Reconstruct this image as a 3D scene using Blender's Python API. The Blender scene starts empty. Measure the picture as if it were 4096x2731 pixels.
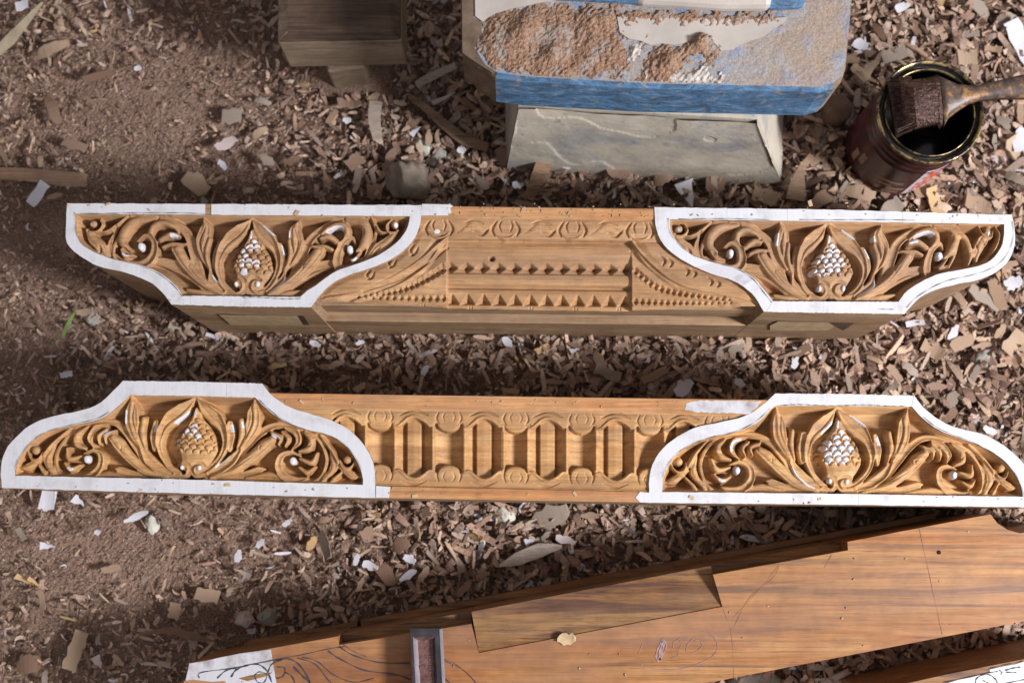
import bpy, math, random
import numpy as np
from mathutils import Vector, noise as mnoise

random.seed(7); rng = np.random.default_rng(7)
S = bpy.context.scene
COL = S.collection

# ------------------------------------------------------------ camera / light
FPX, CX, CY, CAMH = 5200.0, 2048.0, 1365.5, 1.5
TILT = math.radians(7.8)
cam_d = bpy.data.cameras.new("camera"); cam = bpy.data.objects.new("camera", cam_d); COL.objects.link(cam)
cam_d.sensor_fit = 'HORIZONTAL'; cam_d.sensor_width = 22.3; cam_d.lens = 22.3 * FPX / 4096
cam_d.clip_start = .02; cam_d.clip_end = 40
cam.location = (0, 0, CAMH); cam.rotation_euler = (TILT, 0, 0)
cam_d.dof.use_dof = True; cam_d.dof.focus_distance = 1.33; cam_d.dof.aperture_fstop = 2.3
S.camera = cam

W = bpy.data.worlds.new("World"); S.world = W; W.use_nodes = True
bg = W.node_tree.nodes['Background']; bg.inputs[0].default_value = (1.0, 0.93, 0.95, 1); bg.inputs[1].default_value = 0.30

def area(name, loc, target, sx, sy, power, col):
    d = bpy.data.lights.new(name, 'AREA'); d.shape = 'RECTANGLE'; d.size = sx; d.size_y = sy
    d.energy = power; d.color = col
    o = bpy.data.objects.new(name, d); COL.objects.link(o); o.location = loc
    o.rotation_euler = (Vector(target) - Vector(loc)).to_track_quat('-Z', 'Y').to_euler()
    return o
area("window_light", (2.34, -.62, 2.12), (.1, .1, .1), .5, .5, 150, (1.0, .97, .985))
area("fill_light", (.5, -2.3, 2.0), (0, .1, 0), 1.6, 1.2, 12, (1.0, .96, .96))  # unseen fill lamp, added to brighten the lower sides of the timbers

S.view_settings.view_transform = 'Standard'; S.view_settings.look = 'None'
S.view_settings.exposure = 0.12; S.view_settings.gamma = 1
S.cycles.use_denoising = True
S.cycles.max_bounces = 6

_ct, _st = math.cos(TILT), math.sin(TILT)
def P(px, py, z=0.0):
    """photo pixel -> world xy at real height z (numpy friendly)"""
    dx = (px - CX) / FPX; dy = -(py - CY) / FPX; dz = -1.0
    wx = dx; wy = dy * _ct - dz * _st; wz = dy * _st + dz * _ct
    s = (z - CAMH) / wz
    return wx * s, wy * s
def P3(px, py, z): 
    a = P(px, py, z); return (a[0], a[1], z)
def pix(x, y, z):
    """world -> photo pixel"""
    dz = z - CAMH
    cy = y * _ct + dz * _st; cz = -y * _st + dz * _ct
    return CX + FPX * x / -cz, CY - FPX * cy / -cz

# ------------------------------------------------------------ materials
def newmat(name):
    m = bpy.data.materials.new(name); m.use_nodes = True
    nt = m.node_tree; nt.nodes.clear()
    out = nt.nodes.new('ShaderNodeOutputMaterial'); b = nt.nodes.new('ShaderNodeBsdfPrincipled')
    nt.links.new(b.outputs[0], out.inputs[0])
    return m, nt, b
def N(nt, t, **kw):
    n = nt.nodes.new(t)
    for k, v in kw.items():
        if k.startswith('i_'): n.inputs[int(k[2:])].default_value = v
        else: setattr(n, k, v)
    return n
def ramp(nt, fac, stops, interp='LINEAR'):
    r = nt.nodes.new('ShaderNodeValToRGB'); r.color_ramp.interpolation = interp
    e = r.color_ramp.elements
    while len(e) > 1: e.remove(e[-1])
    e[0].position = stops[0][0]; e[0].color = (*stops[0][1], 1)
    for p, c in stops[1:]:
        q = e.new(p); q.color = (*c, 1)
    nt.links.new(fac, r.inputs[0]); return r.outputs[0]
def coords(nt, scale=(1, 1, 1), rot=(0, 0, 0), loc=(0, 0, 0), kind='Object'):
    tc = N(nt, 'ShaderNodeTexCoord'); mp = N(nt, 'ShaderNodeMapping')
    mp.inputs[1].default_value = loc; mp.inputs[2].default_value = rot; mp.inputs[3].default_value = scale
    nt.links.new(tc.outputs[kind], mp.inputs[0]); return mp.outputs[0]
def noise(nt, vec, scale, detail=4, rough=.6, dist=0):
    n = N(nt, 'ShaderNodeTexNoise'); n.inputs['Scale'].default_value = scale; n.inputs['Detail'].default_value = detail
    n.inputs['Roughness'].default_value = rough; n.inputs['Distortion'].default_value = dist
    nt.links.new(vec, n.inputs['Vector']); return n.outputs[0]
def mix(nt, fac, a, b, mode='MIX'):
    m = N(nt, 'ShaderNodeMix', data_type='RGBA', blend_type=mode)
    for sock, v in ((m.inputs[0], fac), (m.inputs[6], a), (m.inputs[7], b)):
        if hasattr(v, 'links'): nt.links.new(v, sock)
        elif isinstance(v, (int, float)): sock.default_value = v
        else: sock.default_value = (*v, 1)
    return m.outputs[2]
def bump(nt, b, h, strength=.3, dist=.001):
    n = N(nt, 'ShaderNodeBump'); n.inputs['Strength'].default_value = strength; n.inputs['Distance'].default_value = dist
    nt.links.new(h, n.inputs['Height']); nt.links.new(n.outputs[0], b.inputs['Normal'])

def wood(name, c_lo, c_mid, c_hi, streak=(.10, .06, .04), streak_amt=.5, rot=0, rough=.55, paper_attr=False,
         gs=1.0, offs=0, spec=.25, fine=.35):
    m, nt, b = newmat(name)
    v = coords(nt, (3 * gs, 34 * gs, 12 * gs), (0, 0, rot), (offs, offs * .7, 0))
    n1 = noise(nt, v, 1.6, 5, .62, .9)
    v2 = coords(nt, (9 * gs, 420 * gs, 200), (0, 0, rot), (offs * 2, 0, 0))
    n2 = noise(nt, v2, 1.0, 3, .6, .2)
    c = ramp(nt, n1, [(.30, c_lo), (.46, c_mid), (.60, c_hi), (.75, c_mid)])
    v3 = coords(nt, (2.2 * gs, 46 * gs, 10), (0, 0, rot), (offs + 3, 1, 0))
    n3 = noise(nt, v3, 1.3, 6, .65, 1.4)
    s = ramp(nt, n3, [(.52, (0, 0, 0)), (.64, (1, 1, 1))])
    sm = N(nt, 'ShaderNodeMath', operation='MULTIPLY'); nt.links.new(s, sm.inputs[0]); sm.inputs[1].default_value = streak_amt
    c = mix(nt, sm.outputs[0], c, streak)
    v8 = coords(nt, (60 * gs, 1500 * gs, 600), (0, 0, rot), (offs, 4, 0)); n8 = noise(nt, v8, 1.0, 2, .5)
    c = mix(nt, 1.0, c, ramp(nt, n8, [(.60, (1, 1, 1)), (.68, (.62, .58, .55))]), 'MULTIPLY')
    f = ramp(nt, n2, [(.35, (1 - fine,) * 3), (.6, (1, 1, 1))])
    c = mix(nt, 1.0, c, f, 'MULTIPLY')
    v5 = coords(nt, (2.5 * gs, 14 * gs, 8), (0, 0, rot), (offs + 7, 2, 0)); n5 = noise(nt, v5, 1.2, 3, .55, 1.2)
    c = mix(nt, ramp(nt, n5, [(.46, (0, 0, 0)), (.66, (.65, .65, .65))]), c, tuple(.55 * x + .45 * (.30, .215, .16)[k_] * .9 for k_, x in enumerate(c_lo)))
    # dusty mottling
    vm = coords(nt, (1, 1, 1)); nm = noise(nt, vm, 60, 4, .6)
    c = mix(nt, 1.0, c, ramp(nt, nm, [(.3, (.84, .84, .86)), (.7, (1.1, 1.08, 1.05))]), 'MULTIPLY')
    if paper_attr:
        a = N(nt, 'ShaderNodeAttribute', attribute_name='paper')
        n4 = noise(nt, vm, 500, 3, .6)
        ad = N(nt, 'ShaderNodeMath', operation='ADD'); nt.links.new(a.outputs['Fac'], ad.inputs[0]); nt.links.new(n4, ad.inputs[1])
        k = ramp(nt, ad.outputs[0], [(.93, (0, 0, 0)), (1.05, (1, 1, 1))])
        c = mix(nt, k, c, (.58, .58, .61))
    nt.links.new(c, b.inputs['Base Color'])
    b.inputs['Roughness'].default_value = rough; b.inputs['Specular IOR Level'].default_value = spec
    bump(nt, b, n2, .35, .0006)
    return m

def plain(name, col, rough=.6, metal=0, var=.15, vs=40, bmp=.2, spec=.3, bscale=300, coat=0):
    m, nt, b = newmat(name)
    v = coords(nt); n = noise(nt, v, vs, 5, .6)
    lo = tuple(x * (1 - var) for x in col); hi = tuple(min(1, x * (1 + var)) for x in col)
    nt.links.new(ramp(nt, n, [(.3, lo), (.7, hi)]), b.inputs['Base Color'])
    b.inputs['Roughness'].default_value = rough; b.inputs['Metallic'].default_value = metal
    b.inputs['Specular IOR Level'].default_value = spec; b.inputs['Coat Weight'].default_value = coat
    n2 = noise(nt, v, bscale, 4, .6); bump(nt, b, n2, bmp, .001)
    return m

M = {}
M['carved1'] = wood('carved_teak_upper', (.33, .18, .085), (.41, .235, .115), (.49, .30, .155), (.24, .135, .07), .4, paper_attr=True, offs=1, fine=.18, rough=.6)
M['carved2'] = wood('carved_teak_lower', (.41, .215, .085), (.52, .29, .12), (.61, .375, .17), (.22, .13, .075), .6, paper_attr=True, offs=5, fine=.18, rough=.55)
M['side1'] = wood('teak_side_weathered', (.31, .195, .11), (.40, .26, .15), (.47, .32, .19), (.21, .145, .09), .6, offs=9)
M['orange'] = wood('teak_planed_orange', (.42, .17, .06), (.52, .25, .10), (.60, .34, .16), (.30, .13, .06), .5, offs=13, fine=.25)
BEAM_ROT = math.radians(-10.6)
M['beam'] = wood('teak_beam', (.28, .10, .032), (.365, .158, .053), (.43, .228, .093), (.13, .08, .06), .9, rot=BEAM_ROT, offs=2, fine=.32, gs=.62, rough=.45, spec=.35)
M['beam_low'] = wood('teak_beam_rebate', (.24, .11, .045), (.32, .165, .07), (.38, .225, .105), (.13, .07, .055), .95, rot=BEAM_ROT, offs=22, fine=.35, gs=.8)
M['oldwood'] = wood('old_grey_wood', (.20, .15, .10), (.27, .21, .15), (.34, .27, .20), (.13, .09, .06), .6, offs=31)
M['boxtop'] = wood('shade_darkened_wood', (.055, .036, .026), (.085, .055, .038), (.12, .08, .055), (.04, .028, .02), .5, rot=math.pi / 2, offs=35)  # box top's shadow put into its colour; also used as the slot's shade
M['endgrain'] = plain('endgrain', (.46, .34, .20), .7, var=.2, vs=90)
M['pencil'] = plain('pencil', (.045, .045, .06), .7, var=.3, bmp=0)
M['pencil_faint'] = plain('pencil_faint', (.26, .14, .09), .7, var=.3, bmp=0)
M['ink'] = plain('blue_ink', (.30, .19, .19), .6, var=.3, bmp=0)

def papermat(name, col, dirty=.2):
    m, nt, b = newmat(name)
    v = coords(nt, (260, 12, 1), (0, 0, 0)); n = noise(nt, v, 1, 3, .6, .3)
    v2 = coords(nt); n2 = noise(nt, v2, 45, 5, .65)
    c = ramp(nt, n, [(.3, tuple(x * .955 for x in col)), (.6, col)])
    c = mix(nt, 1.0, c, ramp(nt, n2, [(.28, (1 - dirty, 1 - dirty * 1.1, 1 - dirty * 1.2)), (.5, (1, 1, 1))]), 'MULTIPLY')
    n6 = noise(nt, v2, 150, 5, .7); n7 = noise(nt, v2, 11, 2, .5)
    ad = N(nt, 'ShaderNodeMath', operation='MULTIPLY'); nt.links.new(n6, ad.inputs[0]); nt.links.new(ramp(nt, n7, [(.4, (.8, .8, .8)), (.7, (1.15, 1.15, 1.15))]), ad.inputs[1])
    c = mix(nt, ramp(nt, ad.outputs[0], [(.69, (0, 0, 0)), (.73, (.8, .8, .8))]), c, (.36, .26, .19))
    nt.links.new(c, b.inputs['Base Color']); b.inputs['Roughness'].default_value = .8; b.inputs['Specular IOR Level'].default_value = .15
    bump(nt, b, n, .25, .0008)
    return m
M['paper'] = papermat('white_paper', (.60, .61, .645))
M['paper_worn'] = papermat('worn_white_paper', (.54, .54, .58), .45)

# ------------------------------------------------------------ object helpers
def tag(o, label=None, cat=None, group=None, kind=None):
    if label: o['label'] = label
    if cat: o['category'] = cat
    if group: o['group'] = group
    if kind: o['kind'] = kind
    return o
def thing(name, loc, label, cat, group=None):
    o = bpy.data.objects.new(name, None); COL.objects.link(o); o.location = loc; o.empty_display_size = .02
    return tag(o, label, cat, group)
def mesh(name, verts, faces, mat=None, parent=None, smooth=False, origin=None, mats=None, midx=None):
    """verts in WORLD coordinates"""
    v = np.asarray(verts, dtype=float).reshape(-1, 3)
    root = parent
    org = np.zeros(3)
    if parent is not None:
        p = parent
        while p is not None: org += np.array(p.location); p = p.parent
    elif origin is not None: org = np.array(origin, float)
    me = bpy.data.meshes.new(name)
    me.from_pydata((v - org).tolist(), [], [tuple(int(i) for i in f) for f in faces])
    for q in (mats or [mat]): me.materials.append(q)
    if midx is not None: me.polygons.foreach_set('material_index', midx)
    if smooth: me.polygons.foreach_set('use_smooth', [True] * len(me.polygons))
    me.update()
    o = bpy.data.objects.new(name, me); COL.objects.link(o)
    if parent is not None: o.parent = parent
    elif origin is not None: o.location = origin
    return o
def bevel(o, w, seg=2):
    m = o.modifiers.new('bevel', 'BEVEL'); m.width = w; m.segments = seg; m.limit_method = 'ANGLE'; m.angle_limit = .6
    return o
def px_poly(pts, z): return [P3(x, y, z) for x, y in pts]
def prism_vf(top, zb):
    n = len(top); v = [tuple(p) for p in top] + [(p[0], p[1], zb) for p in top]
    f = [tuple(range(n))[::1], tuple(range(2 * n - 1, n - 1, -1))]
    for i in range(n):
        j = (i + 1) % n; f.append((i, i + n, j + n, j))
    return v, fix(v, f)
def fix(v, f):
    a = sum(v[i][0] * v[j][1] - v[j][0] * v[i][1] for i, j in zip(f[0], f[0][1:] + f[0][:1]))
    return f if a > 0 else [tuple(reversed(q)) for q in f]
def prism(name, top, zb, mat, parent=None, bev=0, **kw):
    v, f = prism_vf(top, zb); o = mesh(name, v, f, mat, parent, **kw)
    if bev: bevel(o, bev)
    return o
def join_vf(parts):
    V, F = [], []
    for v, f in parts:
        k = len(V); V += list(v); F += [tuple(i + k for i in q) for q in f]
    return V, F
def catmull(pts, n=10):
    p = np.array(pts, float)
    if len(p) == 2:
        t = np.linspace(0, 1, n + 1)[:, None]; return p[0] * (1 - t) + p[1] * t
    q = np.vstack([2 * p[0] - p[1], p, 2 * p[-1] - p[-2]]); out = []
    for i in range(len(p) - 1):
        a, b, c, d = q[i], q[i + 1], q[i + 2], q[i + 3]
        for t in np.linspace(0, 1, n, endpoint=False):
            out.append(.5 * (2 * b + (c - a) * t + (2 * a - 5 * b + 4 * c - d) * t * t + (3 * b - a - 3 * c + d) * t ** 3))
    out.append(p[-1]); return np.array(out)
def resample(pts, n):
    p = np.array(pts, float); d = np.r_[0, np.cumsum(np.hypot(*np.diff(p, axis=0).T))]
    t = np.linspace(0, d[-1], n); return np.c_[np.interp(t, d, p[:, 0]), np.interp(t, d, p[:, 1])]
def inside(poly, X, Y):
    r = np.zeros(np.shape(X), bool); n = len(poly)
    for i in range(n):
        x1, y1 = poly[i]; x2, y2 = poly[(i + 1) % n]
        if y1 == y2: continue
        c = ((y1 > Y) != (y2 > Y)) & (X < (x2 - x1) * (Y - y1) / (y2 - y1) + x1)
        r ^= c
    return r
def dist_poly(poly, X, Y):
    d = np.full(np.shape(X), 1e9); n = len(poly)
    for i in range(n):
        ax, ay = poly[i]; bx, by = poly[(i + 1) % n]; vx, vy = bx - ax, by - ay; L = vx * vx + vy * vy + 1e-9
        t = np.clip(((X - ax) * vx + (Y - ay) * vy) / L, 0, 1)
        d = np.minimum(d, np.hypot(X - ax - t * vx, Y - ay - t * vy))
    return d

# ------------------------------------------------------------ carving engine (height fields, photo-pixel units)
PROF = {
    'round': ([-1, -.9, -.5, 0, .5, .9, 1], [.45, .72, .94, 1, .94, .72, .45]),
    'leaf': ([-1, -.92, -.5, -.06, 0, .06, .5, .92, 1], [.70, .95, .86, 1, .84, 1, .86, .95, .70]),
    'gouge': ([-1, -.8, -.3, 0, .3, .8, 1], [.8, 1, .62, .55, .62, 1, .8]),
    'lip': ([-1, -.86, -.6, 0, .6, 1], [.9, 1, .74, .66, .72, .62]),
    'pil': ([-1, -.6, 0, .6, .86, 1], [.62, .72, .66, .74, 1, .9]),
    'stalk': ([-1, -.8, -.5, -.44, -.36, .1, .5, .9, 1], [.60, .84, .93, .74, .94, 1, .94, .74, .55]),
    'flat': ([-1, -.9, .9, 1], [.8, 1, 1, .8]),
}
class Relief:
    def __init__(self, x0, y0, x1, y1, step=2.2):
        self.xs = np.arange(x0, x1 + step, step); self.ys = np.arange(y0, y1 + step, step)
        self.X, self.Y = np.meshgrid(self.xs, self.ys); self.H = np.zeros_like(self.X); self.M = np.zeros_like(self.X)
    def _win(self, c, r):
        x0, y0 = c.min(0) - r; x1, y1 = c.max(0) + r
        i0, i1 = np.searchsorted(self.xs, [x0, x1]); j0, j1 = np.searchsorted(self.ys, [y0, y1])
        return slice(max(j0, 0), j1), slice(max(i0, 0), i1)
    def _near(self, c, w, sl):
        X, Y = self.X[sl], self.Y[sl]
        best = np.full(X.shape, 1e9); U = np.zeros(X.shape); T = np.zeros(X.shape); Wd = np.ones(X.shape); n = len(c) - 1
        for i in range(n):
            a, b = c[i], c[i + 1]; v = b - a; L = v @ v + 1e-9
            t = ((X - a[0]) * v[0] + (Y - a[1]) * v[1]) / L
            tc = np.clip(t, 0, 1)
            dx, dy = X - a[0] - tc * v[0], Y - a[1] - tc * v[1]; d = np.hypot(dx, dy)
            ww = w[i] * (1 - tc) + w[i + 1] * tc + 1e-6
            u = d / ww * np.sign(v[0] * dy - v[1] * dx + 1e-12)
            m = d < best
            best[m] = d[m]; U[m] = u[m]; T[m] = ((i + tc) / n)[m]; Wd[m] = ww[m]
        self.lastW = Wd; return U, T
    def stroke(self, pts, hw, h, prof='round', mode='over', floor=-66, paper=None, flip=False, n=10):
        c = catmull(pts, n); k = len(pts)
        w = np.interp(np.linspace(0, k - 1, len(c)), range(k), hw)
        sl = self._win(c, max(hw) + 3); 
        if self.X[sl].size == 0: return
        U, T = self._near(c, w, sl)
        if flip: U = -U
        m = np.abs(U) <= 1
        hh = np.interp(T, np.linspace(0, 1, len(h)), h) if hasattr(h, '__len__') else h
        xs, ys = PROF[prof]
        V = floor + (hh - floor) * np.interp(U, xs, ys)
        V = V + .25 * np.sin(T * len(pts) * 7 + U * 2.5) * (np.abs(U) < .85)
        H = self.H[sl]
        al = np.clip((1 - np.abs(U)) * self.lastW / 2.6 + .25, 0, 1)
        if mode == 'over': H[m] = (V * al + H * (1 - al))[m]
        elif mode == 'max': H[m] = np.maximum(H[m], V[m])
        Mk = self.M[sl]
        if mode != 'max': Mk[m] = 0
        if paper:
            lo, hi, t0, t1 = paper
            if flip: lo, hi = -hi, -lo
            if flip: pm = m & (-U * -1 >= min(lo, hi)) & (U <= max(lo, hi)) & (T > t0) & (T < t1)
            else: pm = m & (U >= lo) & (U <= hi) & (T > t0) & (T < t1)
            Mk[pm] = 1
    def groove(self, pts, hw, depth, n=6, taper=True, clear=False):
        c = catmull(pts, n); k = len(c)
        w = hw * (np.sin(np.linspace(.25, math.pi - .25, k)) if taper else np.ones(k))
        sl = self._win(c, hw + 3)
        if self.X[sl].size == 0: return
        U, T = self._near(c, w, sl); a = np.abs(U); m = a < 1
        self.H[sl][m] -= depth * (1 - a[m] ** 1.5)
        if clear: self.M[sl][a < .62] = 0
    def dome(self, x, y, rx, ry, h, base=None, paper=False, ring=0, ang=0):
        c = np.array([[x, y]]); sl = self._win(c, max(rx, ry) + ring + 4)
        X, Y = self.X[sl] - x, self.Y[sl] - y; ca, sa = math.cos(ang), math.sin(ang)
        r = np.hypot((X * ca + Y * sa) / rx, (-X * sa + Y * ca) / ry); H = self.H[sl]
        if ring:
            q = (r > 1) & (r < 1 + ring / min(rx, ry)); H[q] -= 11
            self.M[sl][q] = 0
        m = r <= 1
        b = np.where(base is None, H, base if base is not None else 0)
        H[m] = (b + h * np.sqrt(np.clip(1 - r ** 2 * .95, 0, 1)))[m]
        self.M[sl][m] = 1 if paper else 0
    def blob(self, x, y, rx, ry, ang=0):
        c = np.array([[x, y]]); sl = self._win(c, max(rx, ry) + 3)
        X, Y = self.X[sl] - x, self.Y[sl] - y; ca, sa = math.cos(ang), math.sin(ang)
        m = np.hypot((X * ca + Y * sa) / rx, (-X * sa + Y * ca) / ry) < 1
        self.M[sl][m] = 1
    def smooth(self, it=1):
        for _ in range(it):
            p = np.pad(self.H, 1, mode='edge')
            self.H = (4 * p[1:-1, 1:-1] + 2 * (p[:-2, 1:-1] + p[2:, 1:-1] + p[1:-1, :-2] + p[1:-1, 2:]) + p[:-2, :-2] + p[2:, 2:] + p[:-2, 2:] + p[2:, :-2]) / 16
            p = np.pad(self.M, 1, mode='edge')
            self.M = (4 * p[1:-1, 1:-1] + 2 * (p[:-2, 1:-1] + p[2:, 1:-1] + p[1:-1, :-2] + p[1:-1, 2:]) + p[:-2, :-2] + p[2:, 2:] + p[:-2, 2:] + p[2:, :-2]) / 16
    def build(self, name, zt, keep, mat, parent, pxm):
        ny, nx = self.X.shape
        nz = rng.normal(0, .12, self.H.shape)
        Z = zt + (self.H + nz) * pxm
        wx, wy = P(self.X, self.Y, zt)
        co = np.c_[wx.ravel(), wy.ravel(), Z.ravel()]
        idx = np.arange(nx * ny).reshape(ny, nx)
        q = np.stack([idx[1:, :-1], idx[1:, 1:], idx[:-1, 1:], idx[:-1, :-1]], -1)
        k = keep[:-1, :-1] & keep[1:, :-1] & keep[:-1, 1:] & keep[1:, 1:]
        q = q[k]
        used = np.unique(q); remap = np.full(nx * ny, -1); remap[used] = np.arange(len(used)); q = remap[q]
        o = grid_mesh(name, co[used], q, mat, parent)
        a = o.data.attributes.new('paper', 'FLOAT', 'POINT'); a.data.foreach_set('value', self.M.ravel()[used].astype(np.float32))
        return o
def grid_mesh(name, co, quads, mat, parent=None, smooth=True, origin=(0, 0, 0), vcol=None):
    org = np.array(parent.location) if parent is not None else np.array(origin, float)
    me = bpy.data.meshes.new(name); me.vertices.add(len(co)); me.vertices.foreach_set('co', (co - org).astype(np.float32).ravel())
    nq = len(quads); me.loops.add(nq * 4); me.loops.foreach_set('vertex_index', quads.astype(np.int32).ravel())
    me.polygons.add(nq); me.polygons.foreach_set('loop_start', np.arange(0, nq * 4, 4, dtype=np.int32))
    me.update(calc_edges=True); me.polygons.foreach_set('use_smooth', [smooth] * nq)
    me.materials.append(mat)
    if vcol is not None:
        a = me.attributes.new('col', 'FLOAT_COLOR', 'POINT'); a.data.foreach_set('color', np.c_[vcol, np.ones(len(vcol))].astype(np.float32).ravel())
    me.validate(); o = bpy.data.objects.new(name, me); COL.objects.link(o)
    if parent is not None: o.parent = parent
    else: o.location = origin
    return o

def tps(src, dst):
    s = np.array(src, float); d = np.array(dst, float); n = len(s)
    def K(r): return r * r * np.log(r + 1e-9)
    A = np.zeros((n + 3, n + 3)); A[:n, :n] = K(np.hypot(*(s[:, None] - s[None]).transpose(2, 0, 1))) + np.eye(n) * 50
    A[:n, n] = 1; A[:n, n + 1:] = s; A[n, :n] = 1; A[n + 1:, :n] = s.T
    w = np.linalg.solve(A, np.vstack([d, np.zeros((3, 2))]))
    det = np.linalg.det(w[n + 1:])
    def f(p):
        p = np.atleast_2d(np.array(p, float)); r = np.hypot(*(p[:, None] - s[None]).transpose(2, 0, 1))
        return K(r) @ w[:n] + w[n] + p @ w[n + 1:]
    return f, det < 0

# master motifs: (kind, points, half widths, height, profile, paper)
UP = [
 ('s', [(3208,1196),(3164,1168),(3105,1116),(3047,1082),(2990,1064),(2950,1075)], [8,18,24,24,18,6], [-24,-14,-16,-20], 'pil', None),
 ('g', [(3190,1188),(3120,1134),(3050,1092),(2985,1074)], 3.5, 9),
 ('s', [(3225,1199),(3160,1190),(3102,1178)], [8,14,10], [-22,-14,-18], 'round', None),
 ('s', [(3246,1196),(3190,1168),(3150,1128),(3124,1070),(3105,1018),(3080,962),(3034,922),(2962,890),(2888,898),(2836,937),(2810,989),(2818,1045)], [5,13,17,21,22,20,17,12,10,9,8,6], [-24,-18,-13,-9,-8,-8,-12], 'lip', None),
 ('s', [(3250,1200),(3205,1182),(3141,1134),(3088,1078),(3050,1020)], [5,13,20,23,25], [-8,-3,-2], 'stalk', None),
 ('g', [(3205,1180),(3130,1126),(3075,1050)], 3, 8),
 ('g', [(3092,1066),(3102,1074),(3100,1090)], 3.5, 7), ('g', [(3104,1060),(3116,1070),(3114,1086)], 3.5, 7),
 ('s', [(2952,897),(2887,904),(2847,937),(2842,978),(2872,1004)], [14,22,22,20,8], [-20,-10,-9,-16], 'round', None),
 ('g', [(2868,930),(2862,948),(2872,962)], 4, 9), ('g', [(2885,924),(2880,944),(2890,958)], 4, 9),
 ('s', [(2826,1020),(2850,1048),(2882,1062),(2915,1062)], [6,13,13,5], [-18,-12,-16], 'lip', None),
 ('s', [(2844,1004),(2868,1030),(2905,1034)], [6,11,5], [-16,-10,-16], 'round', (-.7, .2, .3, .8)),
 ('s', [(2966,1000),(2950,960),(2955,930),(2982,916),(3018,927),(3044,950)], [8,15,16,15,13,6], [-16,-5,-3,-5,-12], 'round', (-1, -.35, .35, .9)),
 ('s', [(2988,984),(3018,962),(3046,966)], [14,16,10], [-12,-6,-10], 'round', (-.3, .8, .5, 1)),
 ('s', [(3002,1012),(3032,1000),(3076,998)], [10,12,7], [-8,-3,-8], 'round', None),
 ('s', [(2898,984),(2930,966),(2962,986),(2973,1028),(2960,1060),(2926,1068),(2890,1054)], [5,11,14,18,20,17,7], [-18,-9,-6,-5,-8,-14], 'lip', None),
 ('d', (2926,1008), 14, 18, -14, 6, True),
 ('s', [(2846,884),(2806,920),(2772,938),(2744,940)], [7,10,9,5], [-16,-7,-8,-14], 'round', None),
 ('s', [(2806,925),(2790,975),(2796,1028)], [5,12,12], [-22,-16,-20], 'pil', None),
 ('s', [(2700,930),(2722,964),(2756,990),(2790,1026)], [8,20,22,12], [-14,-9,-11,-18], 'leaf', None),
 ('g', [(2750,988),(2762,1004),(2758,1024)], 6, 14),
 ('s', [(2742,897),(2752,918),(2736,938),(2708,938)], [5,8,8,6], [-12,-5,-5,-12], 'round', None),
 ('d', (2720,912), 16, 16, -26, 18, False), ('b', (2712,916), 7, 11),
 ('s', [(3120,888),(3134,925),(3134,975),(3142,1020),(3158,1062),(3180,1104)], [3,24,31,24,16,6], [-4,-3,-5,-8,-14], 'leaf', (.62, 1, .22, .42)),
 ('g', [(3134,924),(3126,985),(3142,1040),(3160,1080)], 4, 14),
 ('s', [(3158,972),(3154,1019),(3162,1063),(3177,1096)], [11,14,10,4], [-8,-8,-14], 'round', None),
 ('s', [(3197,988),(3192,1030),(3192,1070),(3204,1110)], [13,19,17,9], [-5,-6,-10], 'lip', (-1, -.4, .02, .35)),
 ('g', [(3204,1000),(3198,1050),(3204,1095)], 3, 7),
]
UP_OVER = [
 ('s', [(3176,1104),(3186,1134),(3218,1164),(3256,1192)], [8,15,15,9], [-8,-6,-10], 'pil', (-1, -.45, .15, .85)),
 ('s', [(3312,892),(3280,932),(3243,968),(3214,1010),(3203,1060),(3210,1110),(3234,1156),(3272,1188)], [3,27,31,19,13,12,12,12], [0,0,-3,-3,-5,-6,-8], 'pil', (-1, -.62, .14, .30)),
 ('g', [(3306,905),(3272,952),(3226,994),(3206,1050)], 3, 8),
 ('s', [(3250,1188),(3288,1194),(3314,1172),(3311,1143),(3292,1128),(3270,1136)], [12,13,11,10,8,5], [-8,-4,-2,-2,-4,-8], 'lip', None),
 ('d', (3280,1152), 9, 12, -12, 6, True),
]
UP_LM = dict(B=(3324,1198), T=(3314,894), L=(3122,889), S=(2926,1009), E=(2720,914), TC=(2678,878), BC=(3092,1204), MC=(2873,1054))
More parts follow.
